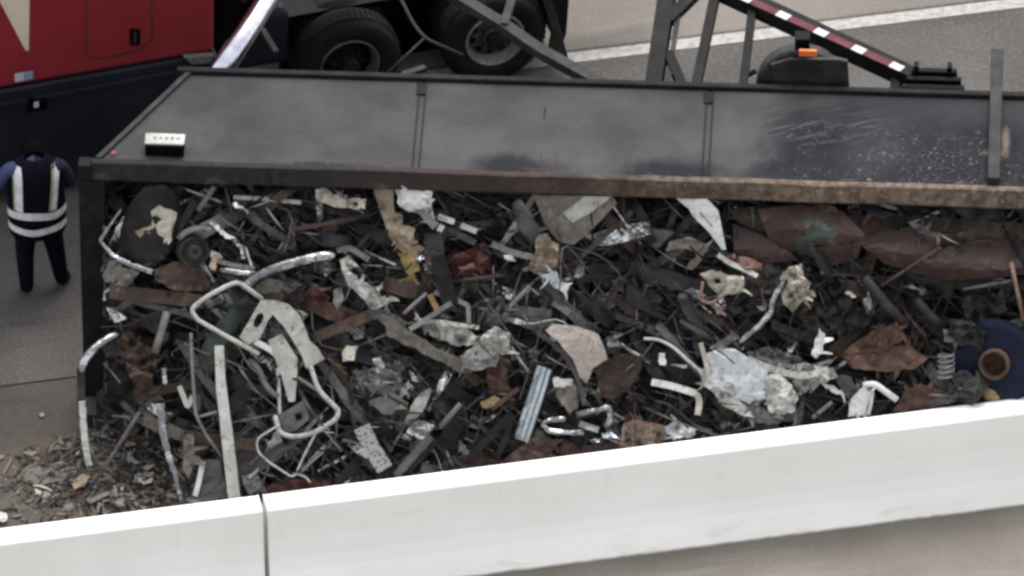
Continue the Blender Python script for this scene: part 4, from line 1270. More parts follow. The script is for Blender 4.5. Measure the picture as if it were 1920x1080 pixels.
S('torn_sheet', 'white tapering panel hanging below the one with the oval hole', 'panel', 'greenwhite', [(503, 638), (528, 626), (545, 652), (558, 672), (556, 720), (553, 753), (541, 753), (528, 706), (512, 664)], .20, (.1, -.2), .012, jag=.5, step=9, curve=lambda a, b: .04 * (1 - a * a))
B('narrow_strip', 'thin white strip hanging beside the tapering white panel', 'strip', 'greenwhite', [(521, 690), (523, 730), (525, 780)], .15, prof=R(.03, .006))
S('bracket_plate', 'grey bracket plate with a hole inside the curved tube frame', 'bracket', 'grey', [(508, 784), (540, 768), (570, 750), (580, 786), (556, 806), (526, 818)], .15, (.1, -.2), .01, holes=[[(552, 777), (564, 772), (567, 784), (556, 790)]], step=8, jag=.5)
B('lilac_angle', 'small bluish white angle at the top of the tapering panel', 'angle', 'bluewhite', [(478, 640), (497, 650), (516, 662), (530, 690)], .23, prof=prof_l(.05, .025))
B('flat_bar', 'rusty brown flat beam right of the white panels, sloping up to the right', 'beam', 'brown', [(588, 634), (640, 612), (700, 588)], .12, prof=R(.095, .04))
S('torn_plank', 'long dusty beige plank running down right across the middle of the load', 'plank', 'taupe', [(712, 588), (740, 598), (790, 634), (840, 662), (888, 684), (884, 700), (866, 700), (820, 676), (770, 650), (728, 632)], .16, (.0, -.3), .02, step=9)
S('torn_plank', 'darker grey plank lying along the upper side of the long beige plank', 'plank', 'midgrey', [(690, 580), (720, 580), (764, 604), (760, 616), (716, 606)], .17, (.0, -.2), .02)
S('pale_block', 'small cream block right of the white panels', 'block', 'cream', [(641, 661), (650, 648), (671, 649), (664, 676), (643, 678)], .15, (.3, .2), .01, thick=.05, step=8)
S('crumpled_bit', 'small white crumpled bit right of the small cream block', 'scrap', 'pale', [(698, 672), (714, 668), (720, 692), (708, 700)], .14, amp=.04, step=6)
S('crumpled_bit', 'grey white crumpled scrap in the dark middle, above the square plate', 'scrap', 'grey', [(672, 705), (700, 702), (726, 718), (716, 728), (690, 724)], .14, amp=.05, step=7)
S('crumpled_bit', 'thin pale flake at the right edge of the dark middle', 'scrap', 'pale', [(766, 694), (776, 700), (784, 716), (772, 712)], .14, amp=.03, step=6)
S('square_plate', 'square light grey plate with a bright lower edge in the dark middle', 'plate', 'grey', [(690, 752), (715, 744), (750, 756), (734, 778), (716, 776)], .16, (.1, -.4), .01, thick=.02)
B('pipe_stub', 'bright grey pipe stub pointing up right above the barrier', 'pipe', 'grey', [(826, 800), (864, 757)], .17, r=.026)
B('slat', 'long grey slat leaning up right above the barrier', 'slat', 'midgrey', [(742, 892), (808, 818)], .15, prof=R(.07, .015))
B('slat', 'narrow dark slat lying parallel beside the long grey slat', 'slat', 'dark', [(764, 886), (822, 824)], .12, prof=R(.04, .015))
B('perforated_strip', 'perforated grey strip running down to the barrier', 'perforated strip', 'perforated', [(678, 800), (696, 838), (722, 880)], .14, prof=R(.15, .008), roll=lambda t: .2, step=.04)
S('flat_sheet', 'smooth grey slab at the lower left, behind the foot of the pale post', 'slab', 'midgrey', [(440, 812), (484, 809), (484, 900), (470, 935), (440, 930)], .0, (0, .05), .008, thick=.03, jag=.4)
S('flat_sheet', 'smooth grey slab left of the foot of the pale post', 'slab', 'midgrey', [(377, 862), (412, 860), (428, 935), (352, 945)], .02, (0, .05), .008, thick=.03, jag=.4)
B('bright_edge', 'short whitish metal edge left of the pale post near the barrier', 'metal edge', 'bluewhite', [(380, 866), (374, 900), (366, 930)], .07, prof=R(.045, .02))
# --- far left, spilled in front of the post
B('bumper', 'curved chrome bumper end leaning against the left post', 'bumper', 'chrome', [(152, 700), (156, 682), (172, 657), (200, 636), (226, 624)], [.3, .3, .26, .2, .12], prof=prof_half(.085, 0.053), smooth=True, rc=.12, step=.05)
B('chrome_strip', 'upright serrated whitish metal strip below the curved chrome bumper end', 'metal strip', 'pale', [(154, 752), (156, 790), (160, 836), (167, 872)], [.3, .28, .26, .24], prof=R(.055, .025), crumple=.005, step=.03)
B('bumper_inner', 'dark upright bumper backing between the two bright strips at the far left', 'bumper backing', 'dark', [(152, 690), (152, 760)], [.27, .28], prof=R(.07, .04))
B('dark_pole', 'dark thin pole leaning from lower left to upper right at the spilled edge', 'pole', 'midgrey', [(164, 922), (216, 846), (262, 772)], [.02, .05, .1], r=.018)
B('chrome_strip', 'long chrome strip curving down to the barrier at the lower left', 'metal strip', 'chrome', [(300, 756), (304, 800), (312, 840), (328, 890), (340, 940)], .10, prof=prof_u(.07, .03), crumple=.004, step=.05, scale=lambda t: 1.1 - .6 * t)
B('chrome_strip', 'small chrome corner piece above the long chrome strip at the lower left', 'metal strip', 'chrome', [(307, 690), (308, 706), (310, 720)], .12, prof=prof_u(.045, .02))
B('bracket', 'grey white hooked bracket left of the long thin tube', 'bracket', 'pale', [(336, 724), (346, 748), (352, 764), (362, 742)], .12, prof=R(.045, .02), rc=.03)
B('pipe_stub', 'grey pipe standing upright below the grey beam at the left', 'pipe', 'grey', [(313, 584), (302, 625), (290, 662)], .12, r=.035)
S('rust_lump', 'rusty brown clump hanging in front of the dark front wall', 'rust clump', 'brown', [(218, 640), (240, 618), (262, 640), (286, 656), (292, 690), (284, 740), (262, 760), (250, 720), (236, 690)], .04, (.1, -.1), .10, step=8, jag=4)
S('brown_board', 'brown splintered board lying left of the grey slab', 'board', 'taupe', [(346, 816), (362, 812), (366, 872), (352, 898), (342, 880)], .06, amp=.04, step=8)
# --- top centre
S('beige_strip', 'pale beige strip hanging below the rail, left of the white crumpled sheet', 'strip', 'tan', [(700, 352), (738, 353), (740, 396), (752, 424), (719, 412), (708, 380)], .13, (.1, -.15), .02)
S('white_sheet', 'white crumpled sheet hanging below the rail', 'metal sheet', 'white', [(742, 353), (810, 354), (812, 396), (818, 424), (806, 425), (793, 400), (769, 397), (748, 386)], .15, (0, -.25), .05, step=8)
S('tan_sheet', 'tan brown ragged sheet below the pale beige strip', 'metal sheet', 'tan', [(719, 411), (750, 420), (778, 428), (778, 458), (803, 468), (811, 498), (786, 484), (752, 472), (734, 450)], .14, (.1, -.2), .04, step=8)
S('ochre_strip', 'ochre yellow strip tapering down below the tan ragged sheet', 'strip', 'ochre', [(744, 474), (781, 480), (790, 506), (776, 512), (796, 550), (784, 550), (761, 510)], .13, (.1, -.2), .02, step=8)
S('chrome_flake', 'bright chrome flake on the lower edge of the tan ragged sheet', 'chrome flake', 'chrome', [(778, 478), (786, 479), (790, 487), (780, 487)], .20, amp=.01, step=5)
S('chrome_flake', 'bright chrome flake beside the ochre strip', 'chrome flake', 'chrome', [(794, 494), (803, 496), (808, 510), (798, 508)], .20, amp=.01, step=5)
B('ochre_tip', 'small ochre tab below the tapering ochre strip', 'tab', 'ochre', [(806, 552), (814, 570), (820, 580)], .14, prof=R(.05, .01))
B('white_link', 'short whitish link right of the white crumpled sheet', 'link', 'pale', [(822, 406), (852, 416)], .13, prof=R(.05, .02))
B('white_link', 'stubby whitish piece just under the short whitish link', 'link', 'pale', [(823, 434), (830, 422)], .13, prof=R(.05, .02))
B('white_link', 'whitish strip further right of the short whitish link', 'link', 'pale', [(864, 422), (894, 434)], .12, prof=R(.05, .015))
S('red_scrap', 'dull pink piece over the dark red scrap in the middle', 'metal part', 'pink', [(858, 500), (872, 499), (888, 492), (888, 504), (862, 504)], .12, amp=.01, step=6)
S('red_scrap', 'large dark red crumpled scrap in the upper middle', 'metal part', 'red', [(850, 478), (882, 466), (920, 482), (925, 512), (880, 524), (846, 512)], .05, amp=.06)
B('red_rod', 'thin reddish rod lying nearly level in the middle', 'rod', 'redbrown', [(820, 532), (880, 524), (945, 516)], .13, r=.016)
S('dark_shell', 'dark grey rounded shell left of the large pale panel under the rail', 'shell', 'midgrey', [(961, 380), (974, 373), (988, 388), (1012, 424), (1008, 470), (988, 446), (970, 424)], .12, (0, -.2), .01, curve=lambda a, b: .07 * (1 - a * a), smooth=True)
S('flat_sheet', 'large pale grey panel tucked under the rail in the middle', 'panel', 'taupe', [(1000, 366), (1148, 367), (1157, 382), (1104, 436), (1075, 460), (1046, 452), (1020, 418)], .10, (0, -.3), .012, jag=.7)
S('flat_strip', 'lighter strip lying across the large pale grey panel', 'strip', 'pale', [(1056, 399), (1096, 368), (1147, 369), (1112, 396), (1074, 418)], .15, (0, -.3), .008, jag=.7)
S('crumpled_piece', 'beige crumpled piece with raised corners under the large pale panel', 'metal part', 'tan', [(1006, 446), (1012, 439), (1028, 441), (1034, 452), (1048, 458), (1050, 480), (1046, 498), (1017, 514), (978, 506), (1002, 490)], .16, (0, -.2), .05, step=7)
B('tan_tube', 'tan flat tube running down to the beige crumpled piece', 'tube', 'taupe', [(922, 457), (962, 474), (1008, 484)], .14, prof=R(.055, .03))
S('silver_bit', 'bright silver bit left of the beige crumpled piece', 'scrap', 'bluewhite', [(944, 478), (962, 480), (968, 490), (952, 488)], .17, amp=.02, step=5)
S('blue_bit', 'bluish white torn bit below the beige crumpled piece', 'scrap', 'bluewhite', [(1014, 515), (1042, 508), (1052, 528), (1074, 530), (1062, 548), (1040, 540), (1030, 526)], .15, (0, -.4), .04, step=7)
B('steel_bar', 'narrow grey bar crossing up right above the beige plank', 'bar', 'grey', [(757, 588), (776, 570), (800, 550)], .2, r=.016)
B('steel_bar', 'long grey bar lying up right beside the narrow grey bar', 'bar', 'grey', [(768, 618), (805, 595), (846, 567)], .21, prof=R(.045, .02))
B('bent_hook', 'grey bent hook shaped bar right of the long grey bar', 'bar', 'grey', [(814, 548), (850, 560), (878, 572), (879, 606)], .18, prof=R(.04, .025), rc=.03)
B('steel_bar', 'nearly level grey bar above the beige plank', 'bar', 'pale', [(790, 601), (840, 606), (898, 614)], .18, prof=R(.035, .02))
S('pale_shard', 'pale torn shard on the beige plank below the level grey bar', 'shard', 'grey', [(790, 606), (814, 602), (842, 612), (836, 622), (806, 620)], .16, amp=.04, step=7)
B('grey_pipe', 'grey pipe pointing up right below the bluish white bit', 'pipe', 'grey', [(943, 596), (960, 570), (994, 537)], .14, r=.022)
S('grey_sheet', 'dark grey flat sheet left of the speckled fender', 'metal sheet', 'midgrey', [(944, 592), (970, 574), (1034, 580), (1032, 622), (1006, 624), (976, 610)], .10, (0, -.2), .012)
# --- centre
S('fender', 'speckled beige curved fender in the middle of the load', 'fender', 'speckled', [(1023, 619), (1037, 607), (1082, 611), (1121, 626), (1132, 650), (1139, 673), (1112, 690), (1100, 720), (1086, 706), (1074, 674), (1048, 642)], .18, (0, -.2), .015, curve=lambda a, b: .05 * (1 - b * b), jag=.8)
B('thin_strip', 'dull metal edge strip along the lower side of the speckled fender', 'strip', 'midgrey', [(1006, 622), (1046, 650), (1072, 684), (1088, 722), (1096, 760)], .14, prof=R(.04, .02), rc=.1)
S('rust_plate', 'brown rusty plate right under the speckled fender', 'plate', 'brown', [(1116, 690), (1163, 662), (1206, 668), (1198, 712), (1172, 734), (1149, 750), (1127, 742)], .13, (.1, -.1), .02)
S('torn_white', 'greenish white crumpled sheet at the right end of the beige plank', 'metal sheet', 'pale', [(899, 636), (926, 611), (957, 625), (954, 664), (934, 664), (892, 688), (868, 668)], .18, (0, -.3), .06, step=7)
S('pale_curl', 'pale curled strip under the greenish white crumpled sheet', 'strip', 'grey', [(862, 668), (880, 678), (920, 672), (938, 662), (930, 684), (898, 694), (870, 690)], .2, amp=.03, step=7)
S('orange_scrap', 'orange brown ragged scrap left of the blue steel beam', 'metal part', 'rust', [(914, 690), (944, 664), (952, 714), (964, 738), (926, 766), (914, 752), (927, 736), (916, 726)], .15, amp=.05, step=8)
S('ochre_tab', 'ochre yellow tab at the lower left of the orange brown scrap', 'tab', 'ochre', [(900, 754), (928, 742), (938, 748), (920, 764), (904, 764)], .19, amp=.01, step=6)
B('rusty_strip', 'rusty strip leaning up right under the orange brown scrap', 'strip', 'rust', [(922, 768), (946, 748), (972, 728)], .17, prof=R(.04, .015))
B('bumper_bar', 'bluish bright steel beam standing steeply near the barrier', 'beam', 'steel', [(978, 826), (996, 772), (1022, 690)], [.16, .18, .2], prof=[(-.075, -.05), (-.07, -.01), (-.045, .012), (-.02, -.012), (.01, -.014), (.03, .016), (.06, .010), (.075, -.05), (.06, -.055), (-.06, -.055)], crumple=.003, step=.07)
B('bumper', 'crushed chrome bumper bent into a loop just above the barrier', 'bumper', 'chrome', [(1060, 786), (1030, 788), (1013, 798), (1034, 810), (1066, 812), (1094, 810)], .18, prof=prof_half(.06, 0.037), smooth=True, rc=.05, crumple=.008, step=.04)
B('bumper', 'small crushed chrome bumper right of the looped one', 'bumper', 'chrome', [(1084, 778), (1108, 772), (1142, 764), (1146, 786), (1136, 800)], .18, prof=prof_half(.07, 0.043), smooth=True, rc=.04, crumple=.01, step=.04)
B('chrome_bar', 'short straight chrome bar inside the crushed bumpers', 'bar', 'chrome', [(1086, 794), (1122, 806)], .22, prof=R(.055, .03))
S('chrome_flake', 'greenish bright flake right of the crushed bumpers', 'chrome flake', 'steel', [(1128, 812), (1150, 808), (1158, 818), (1140, 824), (1130, 820)], .2, amp=.03, step=5)
S('chrome_flake', 'small bright flake just above the barrier in the middle', 'chrome flake', 'chrome', [(1104, 824), (1116, 822), (1120, 830), (1108, 832)], .2, amp=.02, step=5)
S('grey_block', 'grey block with a whitish top right of the blue steel beam', 'block', 'taupe', [(1037, 712), (1073, 712), (1088, 728), (1084, 766), (1066, 776), (1042, 742)], .14, amp=.03, step=8)
S('flat_scrap', 'whitish flat piece on top of the grey block', 'scrap', 'pale', [(1037, 708), (1074, 711), (1072, 724), (1040, 726)], .19, amp=.01, step=7)
B('dark_bar', 'black steel bar leaning up right, left of the blue steel beam', 'bar', 'darker', [(886, 854), (920, 816), (960, 775)], .17, prof=R(.07, .05))
B('dark_bar', 'second black bar beside the first, nearer the blue steel beam', 'bar', 'darker', [(936, 850), (950, 816), (958, 790)], .15, prof=R(.06, .05))
S('red_sheet', 'reddish brown sheet lying along the barrier below the blue steel beam', 'metal sheet', 'redbrown', [(944, 862), (985, 832), (1026, 818), (1044, 832), (1030, 860), (960, 876)], .16, (0, -.2), .03)
S('red_sheet', 'dark red sheet lying along the barrier under the wire loop', 'metal sheet', 'red', [(490, 922), (520, 898), (600, 896), (622, 906), (600, 930), (500, 940)], .05, (0, -.2), .03)
S('red_sheet', 'dark red sheet lying along the barrier left of the black bars', 'metal sheet', 'redbrown', [(830, 872), (900, 846), (940, 850), (934, 872), (850, 890)], .10, (0, -.2), .04)
S('red_sheet', 'narrow dark red sheet behind the barrier under the crushed bumpers', 'metal sheet', 'redbrown', [(1046, 848), (1060, 824), (1100, 836), (1160, 832), (1160, 850), (1060, 862)], .13, (0, -.2), .05)
S('tan_crate', 'brown tan broken box just above the barrier in the middle', 'box', 'tan', [(1168, 842), (1172, 797), (1192, 791), (1246, 803), (1250, 826)], .12, (.1, -.2), .07, step=8)
B('thin_strip', 'thin pinkish edge strip round the broken tan box', 'strip', 'pink', [(1166, 836), (1170, 796), (1192, 789), (1244, 800)], .2, prof=R(.025, .012), rc=.03)
S('white_shreds', 'shredded whitish sheet just above the barrier, right of the tan box', 'shreds', 'bluewhite', [(1248, 803), (1268, 789), (1284, 800), (1306, 803), (1300, 818), (1276, 822), (1262, 826)], .17, amp=.09, step=5, jag=3)
B('white_bar', 'white bar running down right to a bent tab, left of the white tank', 'bar', 'white', [(1222, 716), (1262, 724), (1306, 738)], .18, prof=R(.06, .03))
B('bent_tab', 'beige bent tab with a round end under the white bar', 'tab', 'cream', [(1306, 738), (1312, 752), (1308, 778)], .2, prof=R(.055, .02))
B('curved_rod', 'pale curved rod arching down right to the white tank', 'rod', 'pale', [(1207, 635), (1234, 636), (1262, 650), (1290, 676), (1322, 704)], .2, r=.014, rc=.1)
S('white_chip', 'small white chip above the white bar', 'chip', 'white', [(1236, 662), (1247, 662), (1248, 685), (1237, 684)], .17, amp=.01, step=6)
S('white_chip', 'tiny white chip right of the small white one', 'chip', 'pale', [(1276, 684), (1288, 683), (1288, 690), (1278, 690)], .17, amp=.01, step=6)
S('grey_scrap', 'pale grey scrap on the upper right corner of the speckled fender', 'scrap', 'grey', [(1136, 632), (1152, 628), (1168, 648), (1142, 652)], .2, amp=.04, step=6)
# --- upper right
S('pointed_sheet', 'white blade shaped sheet hanging from the rail, pointing down', 'metal sheet', 'white', [(1268, 372), (1300, 373), (1326, 373), (1346, 394), (1352, 420), (1362, 468), (1354, 468), (1326, 432), (1298, 404), (1292, 392)], .16, (.1, -.25), .012, jag=.6)
S('arch_piece', 'dusty grey arched piece below the white blade', 'arch', 'taupe', [(1247, 471), (1255, 452), (1288, 444), (1329, 461), (1318, 484), (1297, 507), (1286, 504), (1309, 475), (1281, 466)], .15, (0, -.2), .02, step=8)
B('grey_strap', 'grey strap running down right from the tip of the white blade', 'strap', 'pale', [(1346, 477), (1366, 492), (1388, 502), (1420, 518)], .17, prof=R(.045, .012), roll=lambda t: .6 * t)
S('rusty_rag', 'pinkish rusty crumpled piece right of the white blade tip', 'metal part', 'pink', [(1362, 478), (1400, 482), (1430, 494), (1428, 508), (1400, 506), (1378, 494)], .13, amp=.05, step=7)
S('beige_casing', 'beige broken casing with dark openings below the arched piece', 'casing', 'cream', [(1312, 513), (1336, 506), (1374, 516), (1395, 518), (1393, 548), (1366, 552), (1350, 559), (1328, 534)], .17, (.1, -.3), .05, step=7, holes=[[(1338, 524), (1350, 522), (1352, 531), (1342, 532)]])
B('red_loop', 'thin reddish tube loop on the left of the beige broken casing', 'tube', 'pink', [(1318, 528), (1312, 562), (1332, 570), (1350, 558)], .2, r=.014, rc=.04)
B('red_loop', 'reddish tube end running down right from the loop', 'tube', 'pink', [(1334, 570), (1348, 584), (1362, 592)], .18, r=.015)
S('cream_clump', 'cream coloured crumpled clump standing out in the right half', 'clump', 'cream', [(1463, 520), (1478, 501), (1502, 494), (1508, 520), (1521, 530), (1512, 556), (1487, 586), (1468, 568), (1466, 548)], .22, (.1, -.3), .09, step=6, jag=2)
S('cream_bit', 'small cream bit just right of the cream clump', 'scrap', 'cream', [(1511, 548), (1524, 544), (1530, 556), (1516, 560)], .18, amp=.02, step=5)
B('chrome_rail', 'bright chrome rail dropping down left from the cream clump', 'chrome rail', 'chrome', [(1474, 524), (1458, 546), (1448, 566), (1446, 586), (1428, 606), (1384, 646)], [.24, .25, .24, .22, .2, .16], prof=prof_half(.07, 0.043), smooth=True, rc=.06, crumple=.004, step=.05)
def bent(name, label, m, pts, h, fold, tilt=(0, -.1), at=.1, amp=.02):
    return S(name, label, 'metal sheet', m, pts, h, tilt, amp, .01, .8, lambda a, b: -fold * abs(b - at - .2 * a) + fold * .5, step=13, freq=60)
bent('bent_sheet', 'brown bent sheet high under the rail left of the teal patches', 'redbrown', [(1364, 392), (1440, 384), (1500, 390), (1490, 440), (1440, 440), (1384, 418)], .04, .10)
bent('bent_sheet', 'broad maroon bent sheet under the rail with teal paint patches', 'maroon', [(1420, 392), (1500, 384), (1580, 396), (1622, 440), (1606, 486), (1556, 500), (1492, 478), (1440, 446)], .07, .16, at=-.2)
bent('bent_sheet', 'purplish brown sheet wedge under the teal patched sheet', 'redbrown', [(1374, 420), (1420, 436), (1478, 470), (1496, 488), (1440, 494), (1394, 486), (1376, 470)], .05, .08)
bent('bent_sheet', 'dark brown bent sheet filling the shade under the rail at the right', 'brown', [(1560, 404), (1680, 400), (1800, 410), (1940, 420), (1960, 480), (1860, 474), (1700, 470), (1600, 446)], .0, .10)
bent('bent_sheet', 'maroon folded sheet in the middle of the upper right row', 'redbrown', [(1590, 432), (1652, 416), (1738, 424), (1764, 456), (1744, 494), (1708, 510), (1662, 496), (1618, 462)], .09, .15, at=.25)
bent('bent_sheet', 'long maroon bent sheet reaching the right edge with a lit lower rim', 'redbrown', [(1706, 510), (1742, 480), (1776, 462), (1868, 446), (1964, 452), (1964, 508), (1856, 522), (1770, 526)], .11, .16, at=.3)
B('thin_rod', 'thin dark rod lying across the maroon bent sheets', 'rod', 'brown', [(1652, 536), (1700, 505), (1764, 464)], .24, r=.012)
B('thin_rod', 'thin grey rod nearly level under the bent sheets at the right', 'rod', 'midgrey', [(1806, 543), (1850, 535), (1906, 525)], .18, r=.014)
B('thin_rod', 'pinkish rusty rod standing steeply at the right edge', 'rod', 'pink', [(1896, 492), (1906, 540), (1919, 600)], .22, r=.018)
S('grey_flake', 'thin whitish torn flake above the folded maroon sheet', 'flake', 'midgrey', [(1702, 416), (1724, 422), (1740, 430), (1760, 438), (1752, 448), (1722, 438)], .2, amp=.04, step=7)
S('silver_chip', 'small bright chip in the dark area right of the cream clump', 'chip', 'pale', [(1584, 548), (1594, 546), (1606, 556), (1596, 558)], .16, amp=.01, step=5)
B('dark_pipe', 'dark grey pipe lying down right in the dark right half', 'pipe', 'dark', [(1620, 520), (1660, 570), (1700, 612)], .14, r=.05)
B('dark_pipe', 'dark pipe with a lit upper edge right of the other dark pipe', 'pipe', 'dark', [(1716, 562), (1742, 590), (1764, 612)], .16, r=.045)
S('dark_sheet', 'dark greenish sheet right of the cream clump', 'metal sheet', 'dark', [(1540, 570), (1590, 556), (1640, 600), (1600, 630), (1556, 620)], .10, amp=.05)
S('dark_sheet', 'dark crumpled sheet under the long maroon bent sheet', 'metal sheet', 'dark', [(1800, 560), (1860, 548), (1890, 580), (1850, 610), (1810, 600)], .10, amp=.06)
# --- lower right
S('rust_plate', 'large rusty orange brown plate folded across the middle at the right', 'plate', 'rust', [(1576, 668), (1606, 640), (1637, 619), (1684, 608), (1700, 632), (1668, 652), (1626, 664)], .18, (0, -.2), .02)
S('rust_plate', 'lower rusty half of the folded plate at the right', 'plate', 'rust', [(1580, 670), (1628, 664), (1668, 652), (1706, 646), (1740, 672), (1718, 690), (1674, 697), (1600, 692)], .17, (0, .25), .02)
S('white_tank', 'big bluish white crushed panel at the lower right above the barrier', 'panel', 'bluewhite', [(1322, 664), (1346, 654), (1376, 654), (1412, 674), (1440, 696), (1438, 722), (1406, 758), (1378, 746), (1348, 726), (1322, 708)], .22, (.05, -.2), .03, jag=1.2)
S('crushed_can', 'whitish crushed can right of the big bluish white panel', 'can', 'pale', [(1436, 706), (1462, 699), (1486, 722), (1497, 742), (1491, 771), (1462, 778), (1444, 774), (1434, 738)], .2, (0, -.1), .05, curve=lambda a, b: .07 * (1 - a * a), step=7)
B('pale_rib', 'long pale strip running right over the crushed can', 'strip', 'pale', [(1402, 672), (1440, 690), (1480, 702), (1516, 704), (1552, 692)], .23, prof=R(.06, .015), crumple=.004, step=.06, rc=.1)
B('pale_rib', 'thinner grey strip just above the long pale strip', 'strip', 'grey', [(1420, 668), (1460, 684), (1510, 690), (1560, 676)], .2, prof=R(.03, .015), rc=.1)
S('beige_wedge', 'beige bent strip below the big bluish white panel', 'strip', 'greenwhite', [(1342, 743), (1385, 749), (1410, 774), (1396, 781), (1354, 760)], .18, amp=.03, step=8)
S('grey_crush', 'grey crushed metal under the whitish can, just above the barrier', 'metal part', 'grey', [(1398, 764), (1440, 772), (1468, 782), (1500, 764), (1494, 788), (1440, 796), (1404, 786)], .16, amp=.05, step=8)
S('crushed_skin', 'pale grey torn skin spreading under the big bluish white panel', 'metal sheet', 'pale', [(1310, 690), (1344, 700), (1392, 744), (1440, 770), (1470, 784), (1440, 792), (1392, 778), (1344, 744), (1316, 716)], .15, (0, -.3), .06, step=8)
S('crushed_skin', 'crumpled grey skin joining the big bluish white panel to the crushed can', 'metal sheet', 'bluewhite', [(1400, 690), (1432, 682), (1470, 690), (1462, 716), (1444, 744), (1414, 762), (1402, 740)], .17, (0, -.2), .06, step=7)
S('crushed_skin', 'torn pale skin right of the crushed can ending in shreds', 'metal sheet', 'pale', [(1470, 690), (1510, 680), (1562, 690), (1570, 706), (1532, 726), (1498, 742), (1486, 716)], .16, (.1, -.3), .08, step=7, jag=3)
S('crushed_skin', 'folded grey skin above the crushed can', 'metal sheet', 'grey', [(1400, 660), (1440, 650), (1500, 668), (1530, 690), (1480, 696), (1430, 684)], .13, (.1, -.3), .07, step=7, jag=3)
S('crushed_skin', 'dull grey shredded skin below the long dusty beige plank', 'metal sheet', 'grey', [(660, 696), (720, 690), (750, 706), (760, 730), (716, 740), (676, 726)], .12, (.1, -.3), .08, step=7, jag=3)
S('crushed_skin', 'light grey torn skin between the beige plank and the crumpled greenish white sheet', 'metal sheet', 'pale', [(776, 596), (830, 600), (880, 618), (900, 640), (860, 650), (812, 632)], .15, (.1, -.3), .07, step=7, jag=3)
S('crushed_skin', 'dark grey torn skin right of the bent hook shaped bar', 'metal sheet', 'midgrey', [(890, 566), (940, 556), (960, 590), (930, 616), (896, 606)], .13, (.1, -.3), .07, step=7, jag=3)
S('white_shard', 'upright white shard above the crushed can', 'shard', 'white', [(1521, 664), (1536, 615), (1547, 626), (1543, 656), (1530, 672)], .22, (0, -.2), .02, step=7)
S('grey_shard', 'light grey shard above the big bluish white panel', 'shard', 'grey', [(1330, 654), (1374, 621), (1386, 634), (1346, 657)], .2, amp=.03, step=7)
B('tan_rod', 'short tan upright rod at the left end of the big bluish white panel', 'rod', 'cream', [(1314, 644), (1322, 672), (1328, 702)], .25, prof=R(.04, .03))
S('pale_shard', 'pale shard right of the crushed can', 'shard', 'pale', [(1540, 714), (1556, 722), (1578, 732), (1572, 740), (1548, 728)], .2, amp=.02, step=6)
S('mauve_plate', 'mauve grey plate left of the white bent pipe', 'plate', 'midgrey', [(1564, 704), (1596, 706), (1612, 742), (1592, 750), (1576, 728)], .18, (0, -.3), .02)
B('grey_tube', 'grey tube leaning up right just above the barrier at the right', 'tube', 'grey', [(1524, 784), (1540, 770), (1560, 754)], .18, r=.02)
S('lilac_plate', 'lilac white plate standing on the barrier edge at the right', 'plate', 'white', [(1590, 782), (1592, 756), (1620, 722), (1634, 742), (1624, 776)], .2, (.2, -.2), .01)
B('green_strip', 'yellow green strip on the right edge of the lilac plate', 'strip', 'greenwhite', [(1628, 778), (1634, 752), (1636, 734)], .25, prof=R(.03, .02))
B('white_pipe', 'white bent pipe right of the lilac plate', 'pipe', 'white', [(1618, 722), (1640, 719), (1682, 750)], .25, r=.028, rc=.06)
S('maroon_plate', 'maroon plate just above the barrier at the right', 'plate', 'rust', [(1672, 772), (1694, 734), (1726, 718), (1770, 732), (1796, 750), (1780, 764)], .16, (0, -.2), .02)
S('grey_box', 'small grey box left of the blue disc', 'box', 'grey', [(1768, 617), (1808, 620), (1808, 638), (1770, 641)], .2, amp=.01, thick=.06)
P_ = [heap(1774 + 15 * math.cos(k * .55), 662 + k * .86 + 5 * math.sin(k * .55), .2 + .05 * math.sin(k * .55)) for k in range(58)]
V, F = sweep_geo(P_, prof_round(.010, 6), HN)
setp(mesh_obj('coil_spring', V, F, M['grey'], recentre=True, smooth=True), 'grey coil spring left of the blue disc', 'spring')
c = heap(1866, 680, .10); ax = (HN + TU * -.15 + HDOWN * .2).normalized()
fl = empty('pipe_flange', c, 0, 'dark blue disc with a rusty pipe stub at the right edge of the load', 'flange')
V, F = lathe_geo([(.14, -.03), (.14, .02), (.33, .02), (.395, .0), (.40, -.03), (.33, -.05), (.14, -.05)], Vector(), ax, 44)
o = mesh_obj('disc', V, F, M['navyblue'], fl)
V, F = lathe_geo([(.138, -.03), (.140, .09), (.132, .097), (.112, .095), (.108, .04), (.108, -.10), (.0, -.10)], Vector(), ax, 36)
mesh_obj('pipe_stub', V, F, M['rust'], fl, smooth=True)
S('torn_sheet', 'black torn sheet overlapping the upper left of the blue disc', 'metal sheet', 'dark', [(1776, 596), (1820, 600), (1850, 622), (1838, 650), (1806, 652), (1782, 630)], .24, (.1, -.3), .05, step=8, jag=3)
S('torn_sheet', 'dull grey torn sheet overlapping the lower left of the blue disc', 'metal sheet', 'midgrey', [(1782, 700), (1812, 694), (1836, 712), (1828, 738), (1796, 730)], .24, (.1, -.3), .05, step=8, jag=3)
c = heap(1864, 733, .02)
V, F = lathe_geo([(.0, .05), (.08, .045), (.112, .02), (.122, -.02), (.115, -.05)], c, HN, 28)
setp(mesh_obj('round_plug', V, F, M['ochre'], recentre=True, smooth=True), 'ochre yellow round cap on the barrier edge below the blue disc', 'cap')
S('grey_flap', 'dark bluish flap between the coil spring and the ochre cap', 'flap', 'midgrey', [(1776, 728), (1810, 722), (1838, 732), (1832, 748), (1796, 744)], .16, amp=.03)

